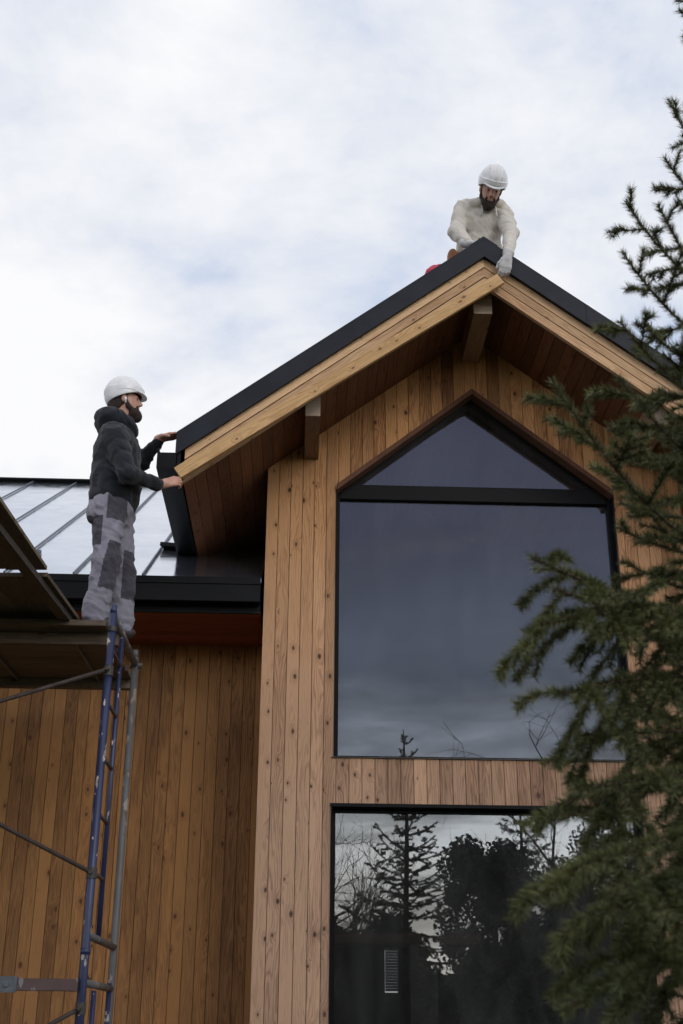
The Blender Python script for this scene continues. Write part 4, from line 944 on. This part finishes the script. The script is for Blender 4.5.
def twigs_along(pts, rng, lmax, gap, hang=0.25, ang=0.95, sub=True, tone0=0.5, subp=0.5):
    """side twigs left and right of a branch given as a polyline; returns the segments and their tone"""
    out = []; tone = []
    pts = np.array(pts); sg = np.diff(pts, axis=0); L_ = np.linalg.norm(sg, axis=1); tot = L_.sum(); cum = np.concatenate([[0], np.cumsum(L_)])
    s = 0.12*tot; side = 1
    while s < tot-0.02:
        i = min(np.searchsorted(cum, s)-1, len(sg)-1); i = max(i, 0); p = pts[i]+sg[i]*(s-cum[i])/L_[i]; d = sg[i]/L_[i]
        fr = s/tot; l = lmax*(0.25+1.15*min(fr*1.6, 1.0)*(1-fr)**0.75+0.12)*(0.75+0.5*rng.random())
        lat = np.cross(d, [0, 0, 1]); lat /= np.linalg.norm(lat)+1e-9
        a = ang*(0.85+0.3*rng.random()); roll = rng.normal(0, 0.45)
        upv = np.cross(lat, d); lat2 = lat*side*math.cos(roll)+upv*math.sin(roll)
        dd = d*math.cos(a)+lat2*math.sin(a); dd /= np.linalg.norm(dd)
        n = 4; q = p.copy(); tb = np.clip(tone0+rng.normal(0, 0.14)+0.2*(fr-0.5), 0, 1)
        for k in range(n):
            dd = dd+np.array([0, 0, -hang*(0.5+0.5*rng.random())*0.5]); dd /= np.linalg.norm(dd); q2 = q+dd*l/n; out.append(np.concatenate([q, q2])); tone.append(tb+0.10*k/n)
            if sub and l > 0.09 and k < n-1:
                for sg2 in (1, -1):
                    if rng.random() < subp:
                        lt = np.cross(dd, [0, 0, 1]); lt /= np.linalg.norm(lt)+1e-9; e = dd*0.72+lt*sg2*0.62+np.array([0, 0, -hang*0.7]); e /= np.linalg.norm(e); ll = l*0.42*(1-k/n*0.6)*(0.7+0.5*rng.random())
                        m_ = q2+e*ll*0.5; e2 = e+np.array([0, 0, -hang*0.4]); e2 /= np.linalg.norm(e2); out.append(np.concatenate([q2, m_])); out.append(np.concatenate([m_, m_+e2*ll*0.5])); tone += [tb, tb+0.1]
            q = q2
        s += gap*(0.7+0.6*rng.random()); side = -side
    return out, tone
def branch_path(base, tip, sag, up, n=9):
    base = np.array(base, float); tip = np.array(tip, float); r = []
    for k in range(n+1):
        t = k/n; p = base+(tip-base)*t; p[2] += -sag*math.sin(math.pi*t)+up*(t**3-t); r.append(p)
    return r
def near_spruce():
    rng = np.random.default_rng(4); root = empty('spruce_tree', (1.23, 2.95, 0), label='tall green spruce with drooping branches in front of the house at the right', cat='tree')
    tx, ty, th = 1.23, 2.95, 4.84
    m = MB(); m.tube([(tx+0.015*math.sin(z*2.1), ty+0.012*math.cos(z*1.7), z) for z in np.linspace(0, th, 24)], [0.052*(1-z/th)**0.8+0.006 for z in np.linspace(0, th, 24)], 12); m.build('trunk', M['bark'], root, smooth=True)
    tips = [  # tip position, base height, sag, lift at the tip, twig length
        ((1.092, 2.952, 4.233), 3.94, 0.02, 0.06, 0.10), ((1.027, 2.870, 3.946), 3.81, 0.03, 0.03, 0.12), ((0.902, 2.870, 3.783), 3.55, 0.05, 0.09, 0.17),
        ((0.852, 2.788, 3.558), 3.34, 0.05, 0.07, 0.18), ((0.828, 2.788, 3.337), 3.16, 0.05, 0.06, 0.19), ((0.943, 2.722, 3.666), 3.45, 0.04, 0.06, 0.15), 
        ((0.544, 2.378, 2.922), 2.73, 0.10, 0.10, 0.22), ((0.492, 2.460, 2.539), 2.58, 0.05, 0.0, 0.26), ((0.525, 2.419, 2.453), 2.52, 0.03, -0.03, 0.26), ((0.738, 2.542, 3.035), 2.91, 0.05, 0.05, 0.22),
        ((0.480, 2.378, 2.363), 2.52, -0.03, -0.04, 0.34), ((0.510, 2.378, 2.217), 2.38, -0.03, -0.03, 0.34), ((0.574, 2.542, 2.174), 2.30, 0.0, 0.0, 0.3), ((0.508, 2.255, 2.010), 2.17, -0.02, 0.0, 0.28),
        ((0.492, 2.296, 1.965), 2.17, -0.05, 0.0, 0.24), ((0.425, 1.886, 1.830), 2.03, -0.05, 0.03, 0.34), ((0.455, 1.886, 1.764), 1.93, -0.05, 0.0, 0.36), ((0.480, 1.927, 1.666), 1.85, -0.05, 0.0, 0.34), ((0.541, 1.968, 1.797), 1.97, -0.02, 0.02, 0.32)]
    segs = []; tone = []; w = MB()
    def add(base, tip, sag, up, tl, gap=0.070, t0=0.5, rr=0.0042):
        pth = branch_path(base, tip, sag, up); o, t = twigs_along(pth, rng, tl, gap, tone0=t0, hang=0.55 if tip[2] < 2.6 else 0.14)
        segs.extend(o); tone.extend(t); a = np.array(pth)
        for k in range(2, len(a)-1): segs.append(np.concatenate([a[k], a[k+1]])); tone.append(t0)
        w.tube(pth, [rr*(1-0.75*k/(len(pth)-1))+0.0015 for k in range(len(pth))], 6)
    for tip, bz, sag, up, tl in tips: add((tx, ty, bz), tip, sag, up, tl*0.8, t0=0.42+0.2*rng.random())
    z = 0.35; ang = 0.3
    while z < th-0.05:                       # whorls all round, denser on the side that is hardly seen
        for k in range(6 if z < 4.3 else 4):
            a = ang+k*2*math.pi/(6 if z < 4.3 else 4)+rng.normal(0, 0.12); f = (th-z)/th; L0 = (1.15*f**0.95+0.06)*(0.85+0.3*rng.random())
            tip = (tx+L0*math.cos(a), ty+L0*math.sin(a), z+0.20*L0*(1 if z > 2.7 else -0.9)+0.05)
            toward = math.cos(a) < -0.15       # keep clear of the views of the window that the photograph leaves open
            if toward: L0 *= (0.66 if z < 3.35 else 0.30); tip = (tx+L0*math.cos(a), ty+L0*math.sin(a), z+0.10)
            add((tx, ty, z), tip, 0.04*L0, 0.05, 0.07+0.15*f, gap=0.075, t0=0.40+0.2*rng.random())
        z += (0.105 if z < 3.4 else 0.16)+0.03*rng.random(); ang += 0.7
    w.build('branches', M['twig'], root, smooth=True)
    segs = np.array(segs); V, F, b = needles(segs, 2300, 0.0235, 0.0024, rng, np.array(tone)); tri_mesh('needles', V, F, b, M['needle'], root)
    w2 = MB()
    print('near spruce segs', len(segs), 'needles', len(F))
    # woody cores of twigs
    A = segs[:, :3]; Bv = segs[:, 3:]; ax = Bv-A; r = 0.0022; u = np.cross(ax, [0.3, 0.2, 1.0]); u /= np.linalg.norm(u, axis=1)[:, None]; v_ = np.cross(ax, u); v_ /= np.linalg.norm(v_, axis=1)[:, None]
    ring_ = [u*math.cos(q)*r+v_*math.sin(q)*r for q in (0, 2.094, 4.189)]
    Vc = np.stack([A+ring_[0], A+ring_[1], A+ring_[2], Bv+ring_[0], Bv+ring_[1], Bv+ring_[2]], 1).reshape(-1, 3)
    o = (np.arange(len(A))*6)[:, None]; Fc = np.concatenate([o+np.array([[0, 1, 4, 3]]), o+np.array([[1, 2, 5, 4]]), o+np.array([[2, 0, 3, 5]])])
    tri_mesh('twigs', Vc, Fc, np.zeros(len(Fc)), M['twig'], root)
near_spruce()

def far_spruce(x, y, h, rad, label, seed):
    rng = np.random.default_rng(seed); root = empty('spruce_tree', (x, y, 0), label=label, cat='tree', group='trees across the garden behind the viewer')
    m = MB(); m.tube([(x, y, z) for z in np.linspace(0, h, 8)], [0.14*(1-z/h)+0.01 for z in np.linspace(0, h, 8)], 8); m.build('trunk', M['bark'], root, smooth=True)
    segs = []; tone = []; z = 0.8
    while z < h:
        f = (h-z)/h
        for k in range(6):
            a = rng.random()*6.283; L0 = (rad*f**0.8+0.15)*(0.6+0.6*rng.random())
            pth = branch_path((x, y, z), (x+L0*math.cos(a), y+L0*math.sin(a), z+L0*0.22), 0.12*L0, 0.1*L0, 6)
            o, t = twigs_along(pth, rng, 0.45*f+0.12, 0.13, hang=0.25, sub=True, subp=0.8); segs += o; tone += t; pth = np.array(pth)
            for q in range(len(pth)-1): segs.append(np.concatenate([pth[q], pth[q+1]])); tone.append(0.4)
        z += 0.27
    V, F, b = needles(np.array(segs), 42, 0.085, 0.022, rng, np.array(tone)); tri_mesh('crown', V, F, b, M['needle_far'], root)
def bare_tree(x, y, h, label, seed, spread=0.5):
    rng = np.random.default_rng(seed); root = empty('bare_tree', (x, y, 0), label=label, cat='tree', group='trees across the garden behind the viewer')
    m = MB(); tw = MB()
    def grow(p, d, l, r, lv):
        pts = [Vector(p)]; dd = Vector(d)
        for k in range(4): dd = (dd+Vector(rng.normal(0, 0.10, 3))+Vector((0, 0, 0.03))).normalized(); pts.append(pts[-1]+dd*l/4)
        (m if lv < 2 else tw).tube(pts, [r*(1-0.12*k) for k in range(5)], 6 if lv < 2 else 3, cap=False)
        if lv >= 5: return
        for k in range(3 if lv else 6):
            i = 4 if k == 0 else int(rng.integers(1 if lv else 2, 5)); ax = Vector(rng.normal(0, 1, 3)).cross(dd).normalized()
            nd = (dd*(1-spread*0.5)+ax*spread*(0.6+0.6*rng.random())).normalized(); grow(pts[i], nd, l*(0.62+0.18*rng.random()), r*0.55, lv+1)
    grow((x, y, 0), (0, 0, 1), h*0.36, h*0.014, 0)
    m.build('trunk', M['bark'], root, smooth=True); tw.build('crown', M['twig'], root)
def leafy_mass(x, y, h, rad, label, seed, name='evergreen_bush', n=34000):
    rng = np.random.default_rng(seed); root = empty(name, (x, y, 0), label=label, cat='tree', group='trees across the garden behind the viewer')
    m = MB(); m.tube([(x, y, 0), (x+0.1, y, h*0.7)], [0.12, 0.04], 8); m.build('trunk', M['bark'], root, smooth=True)
    K = 60; cen = np.stack([x+rad*0.75*rng.uniform(-1, 1, K), y+rad*0.6*rng.uniform(-1, 1, K), h*rng.uniform(0.1, 0.93, K)], 1)
    cen[:, 0] = x+(cen[:, 0]-x)*np.sqrt(np.clip(1.08-(cen[:, 2]/h)**2, 0.05, 1)); sz = rad*0.34*rng.uniform(0.5, 1.2, K)
    i = rng.integers(0, K, n); d = rng.normal(size=(n, 3)); d /= np.linalg.norm(d, axis=1)[:, None]; P = cen[i]+d*(sz[i]*rng.random(n)**0.4)[:, None]; P[:, 2] = np.clip(P[:, 2], 0.05, None)
    a = rng.normal(size=(n, 3)); a /= np.linalg.norm(a, axis=1)[:, None]; b = np.cross(a, rng.normal(size=(n, 3))); b /= np.linalg.norm(b, axis=1)[:, None]; s = 0.030+0.035*rng.random((n, 1))
    V = np.stack([P-a*s, P+b*s*0.6, P+a*s, P-b*s*0.6], 1).reshape(-1, 3); F = np.arange(len(V)).reshape(-1, 4)
    tri_mesh('crown', V, F, np.clip(rng.random(n)*0.5+0.5*rng.random(K)[i], 0, 1), M['leaf_far'], root)
far_spruce(6.2, -17.5, 8.2, 2.2, 'broad dark spruce beyond the round bush across the garden', 5)
bare_tree(0.2, -10.5, 7.2, 'leafless tree left of the slim spruce across the garden', 8)
bare_tree(-0.9, -13.0, 6.8, 'thin leafless tree at the left end of the garden hedge', 9)
bare_tree(5.9, -7.2, 7.6, 'wide leafless tree right of the round bush across the garden', 12, 0.75)
bare_tree(1.7, -16.5, 6.6, 'leafless tree standing right behind the slim spruce', 15)
leafy_mass(3.7, -7.2, 5.3, 1.25, 'round dense evergreen bush in the middle of the garden behind the viewer', 6)
leafy_mass(7.6, -14.0, 6.4, 2.2, 'dense evergreen bush at the right end of the garden', 7)
leafy_mass(-1.0, -16.5, 3.6, 2.4, 'low evergreen bush under the thin leafless tree', 13)
hg = np.random.default_rng(10)
n = 46000; P = np.stack([hg.uniform(-30, 34, n), hg.uniform(-24, -20, n), np.zeros(n)], 1)
top = 3.7+0.7*np.sin(P[:, 0]*0.9)+0.5*np.sin(P[:, 0]*2.3+1)+0.4*hg.random(n); P[:, 2] = top*hg.random(n)**0.6
a = hg.normal(size=(n, 3)); a /= np.linalg.norm(a, axis=1)[:, None]; b = np.cross(a, hg.normal(size=(n, 3))); b /= np.linalg.norm(b, axis=1)[:, None]; s = 0.20+0.14*hg.random((n, 1))
V = np.stack([P-a*s, P+b*s*0.6, P+a*s, P-b*s*0.6], 1).reshape(-1, 3)
tri_mesh('woodland', V, np.arange(len(V)).reshape(-1, 4), hg.random(n), M['leaf_far'], None, kind='stuff', label='distant dark line of woodland beyond the garden', cat='woodland')
